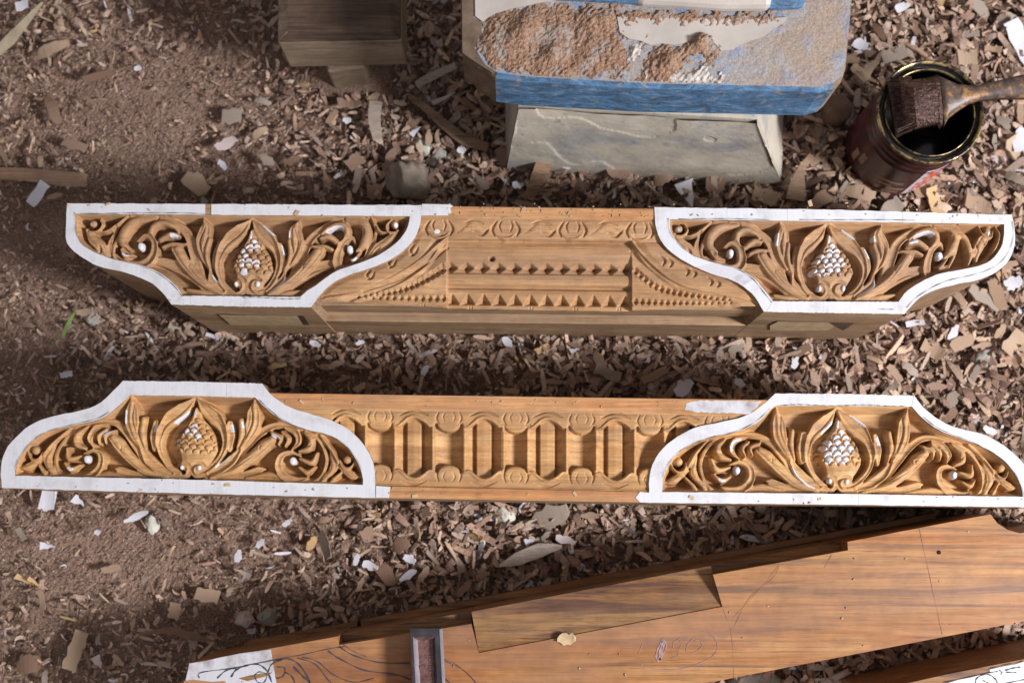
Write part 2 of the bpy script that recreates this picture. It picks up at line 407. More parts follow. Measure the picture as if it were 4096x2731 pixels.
LO = [
 ('s', [(3250,1966),(3160,1952),(3092,1928),(3070,1922)], [6,16,16,6], [-20,-13,-16], 'pil', None),
 ('s', [(3140,1962),(3050,1944),(2990,1956)], [5,15,8], [-20,-14,-18], 'round', None),
 ('s', [(3230,1940),(3187,1900),(3140,1826),(3086,1768),(3016,1738),(2916,1744),(2843,1777),(2807,1847),(2820,1919),(2856,1962)], [5,12,17,18,15,9,9,9,9,7], [-24,-18,-12,-9,-8,-8,-12], 'lip', None),
 ('s', [(3276,1966),(3190,1934),(3124,1876),(3072,1824),(3040,1800)], [6,17,23,26,20], [-8,-3,-1], 'stalk', None),
 ('g', [(3200,1934),(3130,1880),(3078,1846)], 3, 8),
 ('g', [(3078,1824),(3090,1832),(3088,1848)], 3.5, 8), ('g', [(3090,1818),(3102,1826),(3100,1842)], 3.5, 8),
 ('s', [(2926,1904),(2890,1922),(2856,1896)], [7,15,7], [-16,-9,-14], 'round', (-.3, .5, .3, .7)),
 ('s', [(2922,1868),(2872,1878),(2848,1836)], [8,15,8], [-14,-8,-12], 'round', None),
 ('s', [(2926,1838),(2886,1822),(2874,1786),(2902,1757)], [8,16,17,8], [-10,-6,-6,-12], 'round', None),
 ('g', [(2872,1800),(2884,1812),(2896,1812)], 3.5, 8), ('g', [(2880,1786),(2892,1798),(2904,1798)], 3.5, 8),
 ('s', [(2958,1832),(2932,1800),(2942,1766),(2984,1752)], [6,13,15,8], [-10,-4,-4,-9], 'lip', (-.4, .3, .3, .9)),
 ('s', [(2986,1824),(2972,1792),(2998,1766)], [6,13,9], [-10,-4,-8], 'round', None),
 ('s', [(3014,1820),(3004,1790),(3042,1772)], [6,13,9], [-9,-3,-7], 'round', (-1, 0, .35, .95)),
 ('s', [(2924,1856),(2965,1846),(3002,1866),(3010,1910),(2982,1946),(2939,1958),(2890,1946)], [5,10,14,17,18,15,6], [-16,-8,-5,-5,-8,-14], 'lip', None),
 ('d', (2952,1880), 14, 18, -14, 6, True),
 ('s', [(2834,1757),(2786,1812),(2756,1862),(2734,1882)], [7,10,10,5], [-15,-7,-7,-12], 'round', None),
 ('s', [(2792,1820),(2778,1890),(2826,1958)], [5,18,8], [-20,-13,-16], 'leaf', None),
 ('s', [(2746,1880),(2696,1922),(2656,1930)], [14,18,5], [-14,-8,-14], 'leaf', None),
 ('s', [(2744,1910),(2776,1944),(2790,1958)], [8,13,5], [-14,-10,-14], 'round', None),
 ('g', [(2680,1946),(2720,1940),(2746,1952)], 5, 9),
 ('s', [(2748,1850),(2738,1882),(2706,1884),(2682,1852)], [5,8,8,5], [-12,-5,-5,-12], 'round', None),
 ('d', (2717,1846), 19, 19, -28, 20, False),
 ('s', [(3105,1628),(3116,1686),(3122,1740),(3142,1792),(3172,1846)], [3,27,30,20,6], [-2,-2,-4,-10], 'leaf', (.6, 1, .25, .5)),
 ('g', [(3124,1660),(3124,1730),(3150,1800)], 4, 14),
 ('s', [(3172,1722),(3168,1780),(3184,1842)], [14,16,6], [-6,-8,-12], 'round', (-1, -.2, .05, .3)),
 ('s', [(3218,1734),(3210,1790),(3214,1846)], [13,18,10], [-4,-6,-10], 'lip', (-1, 0, .05, .35)),
 ('g', [(3224,1746),(3216,1790),(3222,1836)], 3, 7),
]
LO_OVER = [
 ('s', [(3176,1848),(3202,1888),(3242,1924),(3296,1956)], [12,21,20,9], [-10,-5,-8], 'pil', (.55, 1, .1, .85)),
 ('s', [(3350,1630),(3314,1678),(3274,1716),(3244,1764),(3234,1820),(3246,1872),(3276,1916),(3312,1946)], [3,28,31,19,13,12,12,10], [0,0,-3,-3,-5,-6,-8], 'pil', (-1, -.62, .12, .3)),
 ('g', [(3344,1646),(3300,1702),(3254,1748),(3238,1806)], 3, 8),
 ('s', [(3296,1954),(3334,1960),(3349,1936),(3341,1914),(3316,1906),(3302,1918)], [9,11,10,8,7,5], [-8,-4,-2,-2,-4,-8], 'lip', None),
 ('d', (3321,1923), 9, 11, -12, 6, True),
]
LO_LM = dict(B=(3353,1968), T=(3350,1628), L=(3108,1628), S=(2952,1880), E=(2717,1847), TC=(3095,1625), BC=(2648,1964), MC=(2952,1729))

UR_END = [
 ('s', [(3775,894),(3834,920),(3872,958),(3888,1020),(3876,1064)], [5,12,14,12,5], [-16,-9,-8,-16], 'leaf', None),
 ('s', [(3962,925),(3938,958),(3916,1000),(3912,1042)], [12,24,20,8], [-14,-9,-9,-18], 'leaf', None),
 ('g', [(3925,950),(3945,985),(3935,1020)], 4, 9), ('g', [(3905,965),(3915,1000),(3905,1030)], 4, 9),
 ('s', [(3985,903),(4002,938),(3986,990),(3950,1040)], [6,8,9,3], [-10,-6,-6,-14], 'round', None),
 ('s', [(3918,900),(3936,936),(3968,948),(3978,920)], [5,8,8,5], [-10,-5,-5,-10], 'round', None),
 ('d', (3955,915), 15, 15, -28, 20, False), ('b', (3964,932), 6, 9),
]
def apply_motif(R, items, f, mirrored, seed):
    rr = random.Random(seed)
    for it in items:
        k = it[0]
        if k == 's':
            pts = f(it[1]); hw = [w * rr.uniform(1.02, 1.12) for w in it[2]]
            R.stroke(pts, hw, it[3], it[4], 'over', paper=it[5] if rr.random() < .42 else None, flip=mirrored)
        elif k == 'g': R.groove(f(it[1]), it[2], it[3])
        elif k == 'd':
            p = f([it[1]])[0]; R.dome(p[0], p[1], it[2], it[3], it[5], base=it[4], paper=it[6])
        elif k == 'b':
            p = f([it[1]])[0]; R.blob(p[0], p[1], it[2], it[3])

def panel(name, ring_in, lmL, lmR, fam, zt, pxm, mat, parent, seed, white):
    items, over, LM = (UP, UP_OVER, UP_LM) if fam == 'up' else (LO, LO_OVER, LO_LM)
    poly = np.array(ring_in)
    x0, y0 = poly.min(0) - 8; x1, y1 = poly.max(0) + 8
    R = Relief(x0, y0, x1, y1)
    ins = inside(poly, R.X, R.Y); d = dist_poly(poly, R.X, R.Y); d = np.where(ins, d, 0)
    R.H = -np.minimum(76, 5 + d * 2.4) + 2 * np.sin(R.X / 23 + R.Y / 31)
    fs = []
    for lm in (lmL, lmR):
        keys = [k for k in LM if k in lm]
        fs.append(tps([LM[k] for k in keys], [lm[k] for k in keys]))
    for (f, m), s in zip(fs, (1, 2)): apply_motif(R, [q for q in items if not (s == 2 and parent.get('_end') == seed and (np.mean([p[0] for p in q[1]]) if q[0] in 'sg' else q[1][0]) < 2816)], f, m, seed + s)
    if parent.get('_end') == seed: apply_motif(R, UR_END, lambda p: np.atleast_2d(np.array(p, float)), False, seed)
    # fruit: axis from the base to the tip
    B = np.array(lmL['B'], float); T = np.array(lmL['T'], float); ax = T - B; L = np.hypot(*ax); ax /= L; nx = np.array([-ax[1], ax[0]])
    if nx[0] < 0: nx = -nx
    def Q(s, t): return B + ax * s * L + nx * t * L
    R.stroke([Q(.93, 0), Q(.78, .0), Q(.55, .0), Q(.36, .01), Q(.16, .01)], [4, 34, 96, 114, 70], -66, 'flat', floor=-70)
    R.stroke([Q(.88, .01), Q(.72, .03), Q(.54, .05), Q(.36, .06), Q(.20, .04)], [3, 28, 68, 84, 58], [-12, -12, -8, -6, -12], 'round', floor=-46)
    rr = random.Random(seed)
    rows = [(.70, 1), (.64, 2), (.575, 4), (.51, 5), (.445, 6), (.38, 6), (.315, 5)]
    sp = .104; todo = []
    for s, n in rows:
        for i in range(n):
            t = (i - (n - 1) / 2) * sp * .96 + .055 + rr.uniform(-.008, .008); q = Q(s + rr.uniform(-.006, .006), t)
            p = white(s, t, rr)
            todo.append((q, p))
    for q, p in todo:
        if p: R.blob(q[0] + rr.uniform(-3, 3), q[1] + 2, rr.uniform(13, 20), rr.uniform(12, 18), rr.uniform(0, 3))
    for q, p in todo:
        a_ = rr.uniform(-2, 2); pts = [(q[0] - 16, q[1] + 3 + a_), (q[0] - 11, q[1] - 10), (q[0], q[1] - 15), (q[0] + 11, q[1] - 10), (q[0] + 16, q[1] + 3 - a_)]
        R.stroke([(x, y + 4) for x, y in pts], [2, 4, 5, 4, 2], 4, 'round', 'max', floor=-30) if False else None
        R.groove([(x, y - 3) for x, y in pts], 5.0, rr.uniform(13, 18), clear=True)
    if rr.random() < .9 :
        q = Q(.80, .01); R.blob(q[0], q[1], 5, 16)
    for (f, m), s in zip(fs, (1, 2)): apply_motif(R, over, f, m, seed + s + 9)
    keep = inside(poly, R.X, R.Y) | (dist_poly(poly, R.X, R.Y) < 7)
    R.H = np.where(ins, R.H, -10)
    R.smooth(2)
    return R.build(name, zt, keep, mat, parent, pxm)

# ring outlines: dict of four sides, clockwise from TL : top, right, bottom, left
def ring(outer, inner, n=(60, 30, 60, 30)):
    outs, ins = [], []
    for k, (so, si) in enumerate(zip(outer, inner)):
        a = resample(so, n[k]); b = resample(si, n[k])
        if k in (0, 2):                       # straight sides: seams run square across the border
            lo, hi = sorted((si[0][0], si[-1][0])); x = np.clip(a[:, 0], lo, hi) * .97 + .03 * b[:, 0]
            q = np.array(si, float); q = q[np.argsort(q[:, 0])]; b = np.c_[x, np.interp(x, q[:, 0], q[:, 1])]
        outs.append(a[:-1]); ins.append(b[:-1])
    return np.vstack(outs), np.vstack(ins)
def ring_old(outer, inner, n=(60, 30, 60, 30)):
    o = np.vstack([resample(s, k)[:-1] for s, k in zip(outer, n)]); i = np.vstack([resample(s, k)[:-1] for s, k in zip(inner, n)])
    return o, i
def sm(pts): return catmull(pts, 5)

UL_O = [[(269,813),(980,817),(1685,821)], sm([(1685,821),(1684,870),(1675,916),(1641,977),(1573,1032),(1484,1072),(1396,1100),(1328,1134),(1274,1188),(1245,1229)]),
        [(1245,1229),(960,1226),(686,1218)], sm([(686,1218),(640,1159),(583,1120),(487,1086),(399,1067),(334,1033),(280,990),(263,952),(265,880),(269,813)])]
UL_I = [[(301,855),(1000,861),(1640,865)], sm([(1640,865),(1631,909),(1593,964),(1518,1018),(1430,1055),(1342,1086),(1274,1134),(1226,1165),(1200,1188)]),
        [(1200,1188),(960,1185),(730,1182)], sm([(730,1182),(713,1155),(678,1120),(621,1082),(544,1055),(470,1040),(410,1021),(345,990),(311,952),(303,902),(301,855)])]
UR_O = [[(2617,829),(3300,838),(4046,860)], sm([(4046,860),(4058,910),(4060,970),(4040,1033),(3992,1084),(3913,1120),(3834,1135),(3755,1155),(3696,1179),(3653,1214),(3617,1256)]),
        [(3617,1256),(3330,1252),(3056,1247)], sm([(3056,1247),(3030,1204),(2991,1159),(2926,1120),(2841,1093),(2743,1048),(2664,989),(2625,917),(2617,829)])]
UR_I = [[(2678,878),(3320,886),(4016,897)], sm([(4016,897),(4016,938),(4006,985),(3969,1037),(3913,1064),(3834,1080),(3748,1098),(3676,1132),(3629,1163),(3593,1207)]),
        [(3593,1207),(3330,1206),(3092,1204)], sm([(3092,1204),(3056,1159),(3017,1113),(2952,1074),(2873,1054),(2775,1022),(2717,976),(2684,930),(2678,878)])]
LL_O = [[(491,1523),(796,1526),(1048,1533)], sm([(1048,1533),(1087,1580),(1154,1626),(1246,1656),(1339,1686),(1412,1732),(1465,1792),(1495,1858),(1500,1925),(1502,1991)]),
        [(1502,1991),(796,1974),(7,1951)], sm([(7,1951),(3,1871),(20,1805),(60,1752),(133,1692),(232,1659),(318,1643),(398,1613),(451,1566),(491,1523)])]
LL_I = [[(520,1580),(782,1583),(1021,1590)], sm([(1021,1590),(1081,1646),(1140,1686),(1227,1719),(1313,1739),(1379,1778),(1425,1838),(1449,1898),(1452,1938)]),
        [(1452,1938),(760,1917),(60,1901)], sm([(60,1901),(63,1871),(80,1825),(133,1759),(199,1722),(298,1699),(398,1676),(464,1633),(520,1580)])]
LR_O = [[(3102,1573),(3380,1575),(3657,1582)], sm([(3657,1582),(3696,1631),(3755,1677),(3833,1713),(3931,1736),(4016,1782),(4088,1847),(4125,1900),(4140,1960),(4142,2028)]),
        [(4142,2028),(3400,2018),(2596,2010)], sm([(2596,2010),(2596,1964),(2602,1880),(2638,1808),(2704,1749),(2789,1707),(2887,1687),(2984,1661),(3050,1618),(3102,1573)])]
LR_I = [[(3095,1622),(3350,1622),(3647,1625)], sm([(3647,1625),(3683,1664),(3748,1716),(3833,1749),(3918,1782),(3997,1827),(4055,1886),(4085,1945),(4091,1986)]),
        [(4091,1986),(3350,1974),(2648,1966)], sm([(2648,1966),(2658,1893),(2697,1827),(2756,1782),(2841,1749),(2926,1733),(2991,1710),(3043,1677),(3095,1622)])]

ZT = .195
PXM = (CAMH - ZT) / FPX
def block_vf(o, i, zt, zb, fl):
    n = len(o); V = [P3(x, y, zt) for x, y in o]; I = [P3(x, y, zt) for x, y in i]
    v = V + I + [(p[0], p[1], zb) for p in V] + [(p[0], p[1], fl) for p in I]
    f = []
    for k in range(n):
        j = (k + 1) % n
        f += [(k, k + n, j + n, j), (k, j, j + 2 * n, k + 2 * n), (k + n, k + 3 * n, j + 3 * n, j + n)]
    f.append(tuple(range(2 * n, 3 * n))); f.append(tuple(range(4 * n - 1, 3 * n - 1, -1)))
    return v, f
def paper_ring(name, o, i, zt, parent, gaps=(), seed=0, worn=(), pencil_spans=()):
    """laid in short overlapping pieces of card, each a hair higher or lower than the next"""
    rr = random.Random(seed); n = len(o); V, F, MI = [], [], []
    c = (np.array(o) + np.array(i)) / 2
    k = 0
    while k < n:
        ln = rr.choice([3, 5, 7, 9, 12]); e = min(n, k + ln)
        for q in range(k, e):
            mm = (c[q % n] + c[(q + 1) % n]) / 2
            if any(g[0] < mm[0] < g[2] and g[1] < mm[1] < g[3] for g in gaps): e = q if q > k else k + 1; break
        z0 = zt + rr.uniform(.0006, .0009); z1 = zt + rr.uniform(.0006, .0009)
        idx = [q % n for q in range(k, e + 1)]
        mid = (c[idx[(len(idx) - 1) // 2]] + c[idx[(len(idx)) // 2]]) / 2
        if not any(g[0] < mid[0] < g[2] and g[1] < mid[1] < g[3] for g in gaps):
            b = len(V); m = len(idx); w = any(g[0] < mid[0] < g[2] and g[1] < mid[1] < g[3] for g in worn)
            for a, q in enumerate(idx):
                z = z0 + (z1 - z0) * a / (m - 1)
                jo, ji = rr.uniform(-1.5, 1.2), rr.uniform(-1.2, .8)
                d = (np.array(i[q]) - np.array(o[q])); L = np.hypot(*d); d = d / L
                po = np.array(o[q]) + d * jo * -1; pi = np.array(i[q]) + d * ji
                for p, zz in ((po, z), (pi, z), (po, zt + .0001), (pi, zt + .0001)): V.append(P3(p[0], p[1], zz))
            for a in range(m - 1):
                s, t = b + 4 * a, b + 4 * a + 4
                F += [(s, s + 1, t + 1, t), (s, t, t + 2, s + 2), (s + 1, s + 3, t + 3, t + 1)]; MI += [int(w)] * 3
            F += [(b, b + 2, b + 3, b + 1)]; MI.append(int(w)); s = b + 4 * (m - 1); F += [(s, s + 1, s + 3, s + 2)]; MI.append(int(w))
        k = e
    V2 = None
    pr = mesh(name, V, F, None, parent, mats=[M['paper'], M['paper_worn']], midx=MI)
    # pencil outline near the inner edge of the card
    for (a, b_, off) in pencil_spans:
        PV, PF = [], []; q0 = 0; m = 0
        for k in range(a, b_):
            q = k % n; d = np.array(o[q]) - np.array(i[q]); L = np.hypot(*d); d /= L
            off2 = off + 2.5 * math.sin(k * .23 + seed); w = .9 + .6 * math.sin(k * 1.9)
            for s in (off2 - w, off2 + w):
                p = np.array(i[q]) + d * s; PV.append(P3(p[0], p[1], zt + .0015))
            m += 1
        PF += [(q0 + 2 * t, q0 + 2 * t + 1, q0 + 2 * t + 3, q0 + 2 * t + 2) for t in range(m - 1)]
        mesh('pencil_line', PV, PF, M['pencil'], pr)
    return pr
def ragged(pts, step=14, amp=3.0, seed=1):
    r = random.Random(seed); out = []; n = len(pts)
    for i in range(n):
        a, b = np.array(pts[i], float), np.array(pts[(i + 1) % n], float); L = np.hypot(*(b - a)); k = max(1, int(L / step))
        for j in range(k):
            p = a + (b - a) * j / k; out.append((p[0] + r.uniform(-amp, amp), p[1] + r.uniform(-amp, amp) * .7))
    return out
def strip(name, pts, zt, th, mat, parent):
    return prism(name, px_poly(pts, zt + th), zt + .0001, mat, parent)

# ------------------------------------------------------------ setting: workshop floor
def fbm(X, Y, s, seed, octv=4):
    r = np.random.default_rng(seed); out = np.zeros_like(X); a = 1
    for k in range(octv):
        for _ in range(5):
            th, ph = r.uniform(0, math.pi), r.uniform(0, 6.28); f = (2 ** k) / s * r.uniform(.7, 1.4)
            out += a * np.sin(f * (X * math.cos(th) + Y * math.sin(th)) + ph + 1.3 * np.sin(f * .6 * (Y * math.cos(th) - X * math.sin(th)) + ph * 2))
        a *= .5
    return out / 5
FINE = [(600, 420, 480, 360, 1.05), (280, 900, 340, 300, .85), (430, 2190, 700, 270, 1.05), (900, 2160, 380, 130, .7), (120, 1300, 260, 300, .5)]
def fineness(px, py):
    f = np.zeros_like(px, dtype=float)
    for x, y, rx, ry, a in FINE: f = np.maximum(f, a * np.exp(-((px - x) / rx) ** 2 - ((py - y) / ry) ** 2))
    return f
def ground(x, y):
    px, py = pix(x, y, 0 * x)
    return .004 * fbm(x, y, .07, 3) + .0012 * fbm(x, y, .009, 4, 3) + .006 * fineness(px, py) + .026 * np.exp(-((px - 2250) / 420) ** 2 - ((py - 690) / 75) ** 2) + .052 * np.exp(-((px - 1400) / 210) ** 2 - ((py - 320) / 80) ** 2)
gx = np.linspace(-1.3, 1.3, 1000); gy = np.linspace(-1.0, 1.2, 840)
GX, GY = np.meshgrid(gx, gy); GZ = ground(GX, GY) - .004 + rng.normal(0, .0006, GX.shape)
idx = np.arange(GX.size).reshape(GX.shape)
quads = np.stack([idx[:-1, :-1], idx[:-1, 1:], idx[1:, 1:], idx[1:, :-1]], -1).reshape(-1, 4)
m, nt, b = newmat('sawdust_ground')
v = coords(nt); n1 = noise(nt, v, 700, 4, .75); n2 = noise(nt, v, 22, 4, .6)
c = ramp(nt, n1, [(.34, (.07, .042, .03)), (.45, (.24, .16, .12)), (.56, (.37, .26, .205)), (.70, (.55, .43, .36))])
c = mix(nt, 1.0, c, ramp(nt, n2, [(.3, (.75, .72, .7)), (.7, (1.1, 1.08, 1.06))]), 'MULTIPLY')
nt.links.new(c, b.inputs['Base Color']); b.inputs['Roughness'].default_value = .95; b.inputs['Specular IOR Level'].default_value = .1
bump(nt, b, n1, .8, .003)
fl = grid_mesh('ground', np.c_[GX.ravel(), GY.ravel(), GZ.ravel()], quads, m, smooth=False); tag(fl, kind='structure')
mg = mesh('floor', [(-6, -6, -.03), (6, -6, -.03), (6, 6, -.03), (-6, 6, -.03)], [(0, 1, 2, 3)], m); tag(mg, kind='structure')

# ------------------------------------------------------------ upper carved rail
FLD = ZT - .021
def rail_root(name, px, py, label):
    x, y = P(px, py, ZT); return thing(name, (x, y, 0), label, 'carved rail')
r1 = rail_root('carved_rail', 2160, 1030, 'carved teak rail nearer the blue block, with rows of small notches in its middle')
parts = []
for O, I in ((UL_O, UL_I), (UR_O, UR_I)):
    o, i = ring(O, I); parts.append(block_vf(o, i, ZT, .0, FLD - .0005))
# centre timber: recessed upper face, ledge, lower face
def boxpx(q, zt, zb): return prism_vf(px_poly(q, zt), zb)
# (pixel outlines given at the height of the face; x,y world are vertical below them)
def zpoly(q, zref, zt): return [(p[0], p[1], zt) for p in px_poly(q, zref)]
parts.append(prism_vf(zpoly([(1560, 822), (2700, 836), (2700, 875), (1560, 862)], ZT, ZT - .0006), .10))
parts.append(prism_vf(zpoly([(1236, 1010), (3100, 1010), (3100, 1222), (1236, 1200)], ZT, ZT - .032), .12))
parts.append(prism_vf(zpoly([(1560, 876), (2700, 876), (2700, 1008), (1560, 1008)], ZT, ZT - .032), .12))
parts.append(prism_vf(zpoly([(1240, 1000), (3062, 1000), (3062, 1246), (1240, 1226)], ZT, .0985), .0))
V, F = join_vf(parts)
body = mesh('body', V, F, M['side1'], r1)
# mortises on the lower side: flat patches coloured as lit floor and shaded end
def onface(px, py, yw):
    dx = (px - CX) / FPX; dy = -(py - CY) / FPX; wy = dy * _ct + _st; wz = dy * _st - _ct
    q = yw / wy; return (dx * q, yw, CAMH + wz * q)
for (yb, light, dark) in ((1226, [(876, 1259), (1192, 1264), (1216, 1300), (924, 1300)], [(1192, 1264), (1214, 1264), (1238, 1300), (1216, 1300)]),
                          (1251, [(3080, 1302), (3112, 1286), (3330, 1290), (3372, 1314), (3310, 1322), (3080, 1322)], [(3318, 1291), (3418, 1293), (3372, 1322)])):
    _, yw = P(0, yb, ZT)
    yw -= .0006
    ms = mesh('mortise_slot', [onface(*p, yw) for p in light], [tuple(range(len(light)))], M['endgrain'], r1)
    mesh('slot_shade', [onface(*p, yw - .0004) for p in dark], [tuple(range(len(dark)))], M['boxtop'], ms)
for nm, O, I, lmL, lmR, sd in (
    ('a', UL_O, UL_I, dict(B=(981,1181), T=(1002,875), L=(812,872), S=(558,983), E=(368,895), TC=(301,855), BC=(730,1182), MC=(491,1046)),
     dict(B=(981,1181), T=(1002,875), L=(1189,882), S=(1396,994), E=(1576,896), TC=(1637,862), BC=(1199,1188), MC=(1396,1066)), 3),
    ('b', UR_O, UR_I, dict(UP_LM),
     dict(B=(3324,1198), T=(3314,894), L=(3527,901), S=(3763,1021), E=(3953,922), TC=(4019,901), BC=(3592,1204), MC=(3748,1098)), 8)):
    o, i = ring(O, I)
    if nm == 'a': wh = lambda s, t, r: (abs(t) < .2 and s < .72 and s > .3 and t < .12 and r.random() < .62)
    else: wh = lambda s, t, r: (s > .33 and t < .17 and r.random() < .93)
    r1['_end'] = 8
    panel('carved_panel', i, lmL, lmR, 'up', ZT, PXM, M['carved1'], r1, sd, wh)
    if nm == 'a':
        paper_ring('paper_border', o, i, ZT, r1, gaps=[(826, 800, 850, 870)], seed=4, pencil_spans=[(2, 24, 4), (88, 118, 6), (138, 178, 3)])
    else:
        paper_ring('paper_border', o, i, ZT, r1, seed=5, worn=[(2880, 1060, 3010, 1160)], pencil_spans=[(24, 44, 8), (92, 100, 28), (60, 88, 46), (146, 178, 4), (4, 20, 3)])
strip('paper_strip', [(1688, 816), (1800, 818), (1812, 824), (1800, 832), (1806, 848), (1790, 862), (1680, 862)], ZT, .0009, M['paper'], r1)
strip('top_fillet', [(1690, 824), (2614, 838), (2612, 878), (1690, 862)], ZT, .0003, M['orange'], r1)

# centre carving of the upper rail
R = Relief(1240, 862, 3066, 1236)
X, Y = R.X, R.Y
v = Y - (825 + .0125 * (X - 1806))
prof_v = [30, 38, 42, 60, 80, 124, 130, 136, 150, 178, 214, 222, 258, 262, 285, 302, 309, 317, 324, 338, 380, 386, 404, 420]
prof_h = [-2, -3, -9, -6, -7, -14, -34, -30, -24, -19, -27, -34, -36, -28, -25, -31, -50, -50, -36, -33, -40, -44, -46, -48]
Hc = np.interp(v, prof_v, prof_h)
# side fans, following the outline of the neighbouring panel
dl = dist_poly(np.array(ring(UL_O, UL_I)[0]), X, Y); dr = dist_poly(np.array(ring(UR_O, UR_I)[0]), X, Y)
dd = np.where(X < 2150, dl, dr)
side = (X < 1787) | (X > 2528)
Hs = np.interp(dd, [0, 20, 60, 92, 100, 112, 150, 200], [-22, -13, -14, -30, -20, -34, -26, -32])
Hs = np.maximum(Hs, -40); top = v < 128
mixv = np.clip((v - 100) / 40, 0, 1)
R.H = np.where(side, Hc * (1 - mixv) + Hs * mixv, Hc)
R.H = np.where((~side) & (v > 128), R.H - 16, R.H)
# scalloped band along the top
for x in (1612, 1888, 2158, 2425):
    yb = 827 + .0125 * (x - 1806)
    R.stroke([(x - 62, yb + 100), (x - 30, yb + 88), (x, yb + 74), (x + 40, yb + 92), (x + 62, yb + 96)], [3, 10, 17, 11, 3], [-14, -5, -2, -9, -14], 'round', 'over', floor=-18)
    R.groove([(x - 30, yb + 62), (x + 5, yb + 50), (x + 46, yb + 66)], 4.5, 9)
    R.groove([(x + 6, yb + 96), (x + 40, yb + 106), (x + 64, yb + 88)], 9, 12)
for x in (1755, 2022, 2290, 2560):
    yb = 827 + .0125 * (x - 1806)
    for s in (-1, 1):
        R.groove([(x + s * 16, yb + 52), (x + s * 26, yb + 72), (x + s * 18, yb + 96)], 4.5, 9)
        R.groove([(x + s * 36, yb + 54), (x + s * 54, yb + 86), (x + s * 30 * 1.0 + s * 14, yb + 112)], 7, 12)
    R.stroke([(x - 48, yb + 92), (x - 24, yb + 116), (x, yb + 122), (x + 24, yb + 116), (x + 48, yb + 92)], [3, 5, 6, 5, 3], [-10, -5, -4, -5, -10], 'round', 'max')
# rows of chip-carved notches
def tri(x, y, w, h, dep):
    sl = R._win(np.array([[x, y]]), max(w, h) + 2); XX, YY = (R.X[sl] - x) / w, (R.Y[sl] - y) / h
    t = (1 + YY) / 2; m = (t > 0) & (t < 1) & (np.abs(XX) < t)
    R.H[sl][m] -= (np.minimum(t - np.abs(XX), (1 - t) * 2.2) * dep * 1.4)[m]
def notch(x, y, w, h, dep, up=0):
    sl = R._win(np.array([[x, y]]), max(w, h) + 2); XX, YY = (R.X[sl] - x) / w, (R.Y[sl] - y) / h
    t = (1 - YY) / 2 if up else (1 + YY) / 2          # triangle: apex at the top (up) or at the bottom
    m = (np.abs(YY) < 1) & (np.abs(XX) < (1 - t if up else t)) if False else (np.abs(YY) < 1) & (np.abs(XX) < (1 - np.abs(YY)))
    k = (1 - np.abs(XX) - np.abs(YY)) * dep
    R.H[sl][m] -= k[m]
for k in range(12):
    x = 1800 + k * 64.5; y = 1062 + .0125 * (x - 1806); notch(x, y, 33, 24, 40)
    x2 = 1806 + k * 63.5; y2 = 1187 + .0125 * (x2 - 1806); tri(x2, y2, 33, 24, 42)
def along(pts, s0, s1, n, dep):
    c = resample(catmull(pts, 12), n)
    for i, (x, y) in enumerate(c):
        t = i / (n - 1); s = s0 + (s1 - s0) * t; notch(x, y, s, s * .95, 1.5 * dep * s / 25)
along([(1768, 1070), (1678, 1124), (1583, 1160), (1430, 1182)], 26, 8, 16, 24)
along([(1772, 1188), (1640, 1188), (1500, 1186), (1430, 1186)], 19, 9, 13, 22)
along([(2545, 1082), (2625, 1140), (2723, 1168), (2919, 1196)], 24, 9, 17, 24)
along([(2545, 1200), (2700, 1206), (2926, 1206)], 18, 9, 16, 22)
for k in range(3):
    for (pts) in ([(1655 - k * 88, 975 + k * 50), (1640 - k * 88, 1000 + k * 50), (1652 - k * 88, 1020 + k * 46)],
                  [(1672 - k * 88, 985 + k * 50), (1660 - k * 88, 1008 + k * 50), (1640 - k * 88, 1022 + k * 46)],
                  [(2672 + k * 95, 1030 + k * 42), (2690 + k * 95, 1048 + k * 42), (2680 + k * 95, 1066 + k * 40)],
                  [(2640 + k * 95, 1020 + k * 42), (2660 + k * 95, 1040 + k * 42), (2652 + k * 95, 1060 + k * 40)]):
        R.groove(pts, 7, 12)
R.stroke([(1787, 948), (1740, 985), (1690, 1030), (1614, 1080), (1520, 1128), (1423, 1160), (1290, 1184)], [6, 8, 8, 8, 7, 6, 3], [-6, -7, -9, -12, -16, -20, -26], 'round', 'over', floor=-34)
R.stroke([(2530, 966), (2600, 1042), (2700, 1118), (2830, 1160), (2980, 1190), (3030, 1214)], [6, 8, 8, 7, 6, 3], [-6, -9, -12, -16, -20, -26], 'round', 'over', floor=-34)
R.groove([(1787, 985), (1690, 1062), (1600, 1110), (1450, 1160)], 7, 9, taper=False)
R.groove([(2528, 1000), (2600, 1072), (2700, 1140), (2900, 1184)], 7, 9, taper=False)
R.dome(1967, 1028, 12, 9, -30)            # the drilled hole
for x in (1495, 1688, 1880, 2125, 2305, 2480):
    for s in (-5, 5): R.groove([(x + s, 1212 + .0125 * (x - 1806)), (x + s, 1228 + .0125 * (x - 1806))], 2.5, 8)
R.blob(1748, 924, 12, 8)
R.smooth(1)
in_l = inside(ring(UL_O, UL_I)[0], X, Y) & (dl > 12); in_r = inside(ring(UR_O, UR_I)[0], X, Y) & (dr > 12)
lim = (Y < np.interp(X, [1240, 1300, 1787, 2528, 3066], [1196, 1199, 1226, 1238, 1222]))
R.H = np.maximum(R.H, -100)
R.build('centre_moulding', ZT, (~in_l) & (~in_r) & lim, M['carved1'], r1, PXM)
hx, hy = P(1967, 1028, ZT)

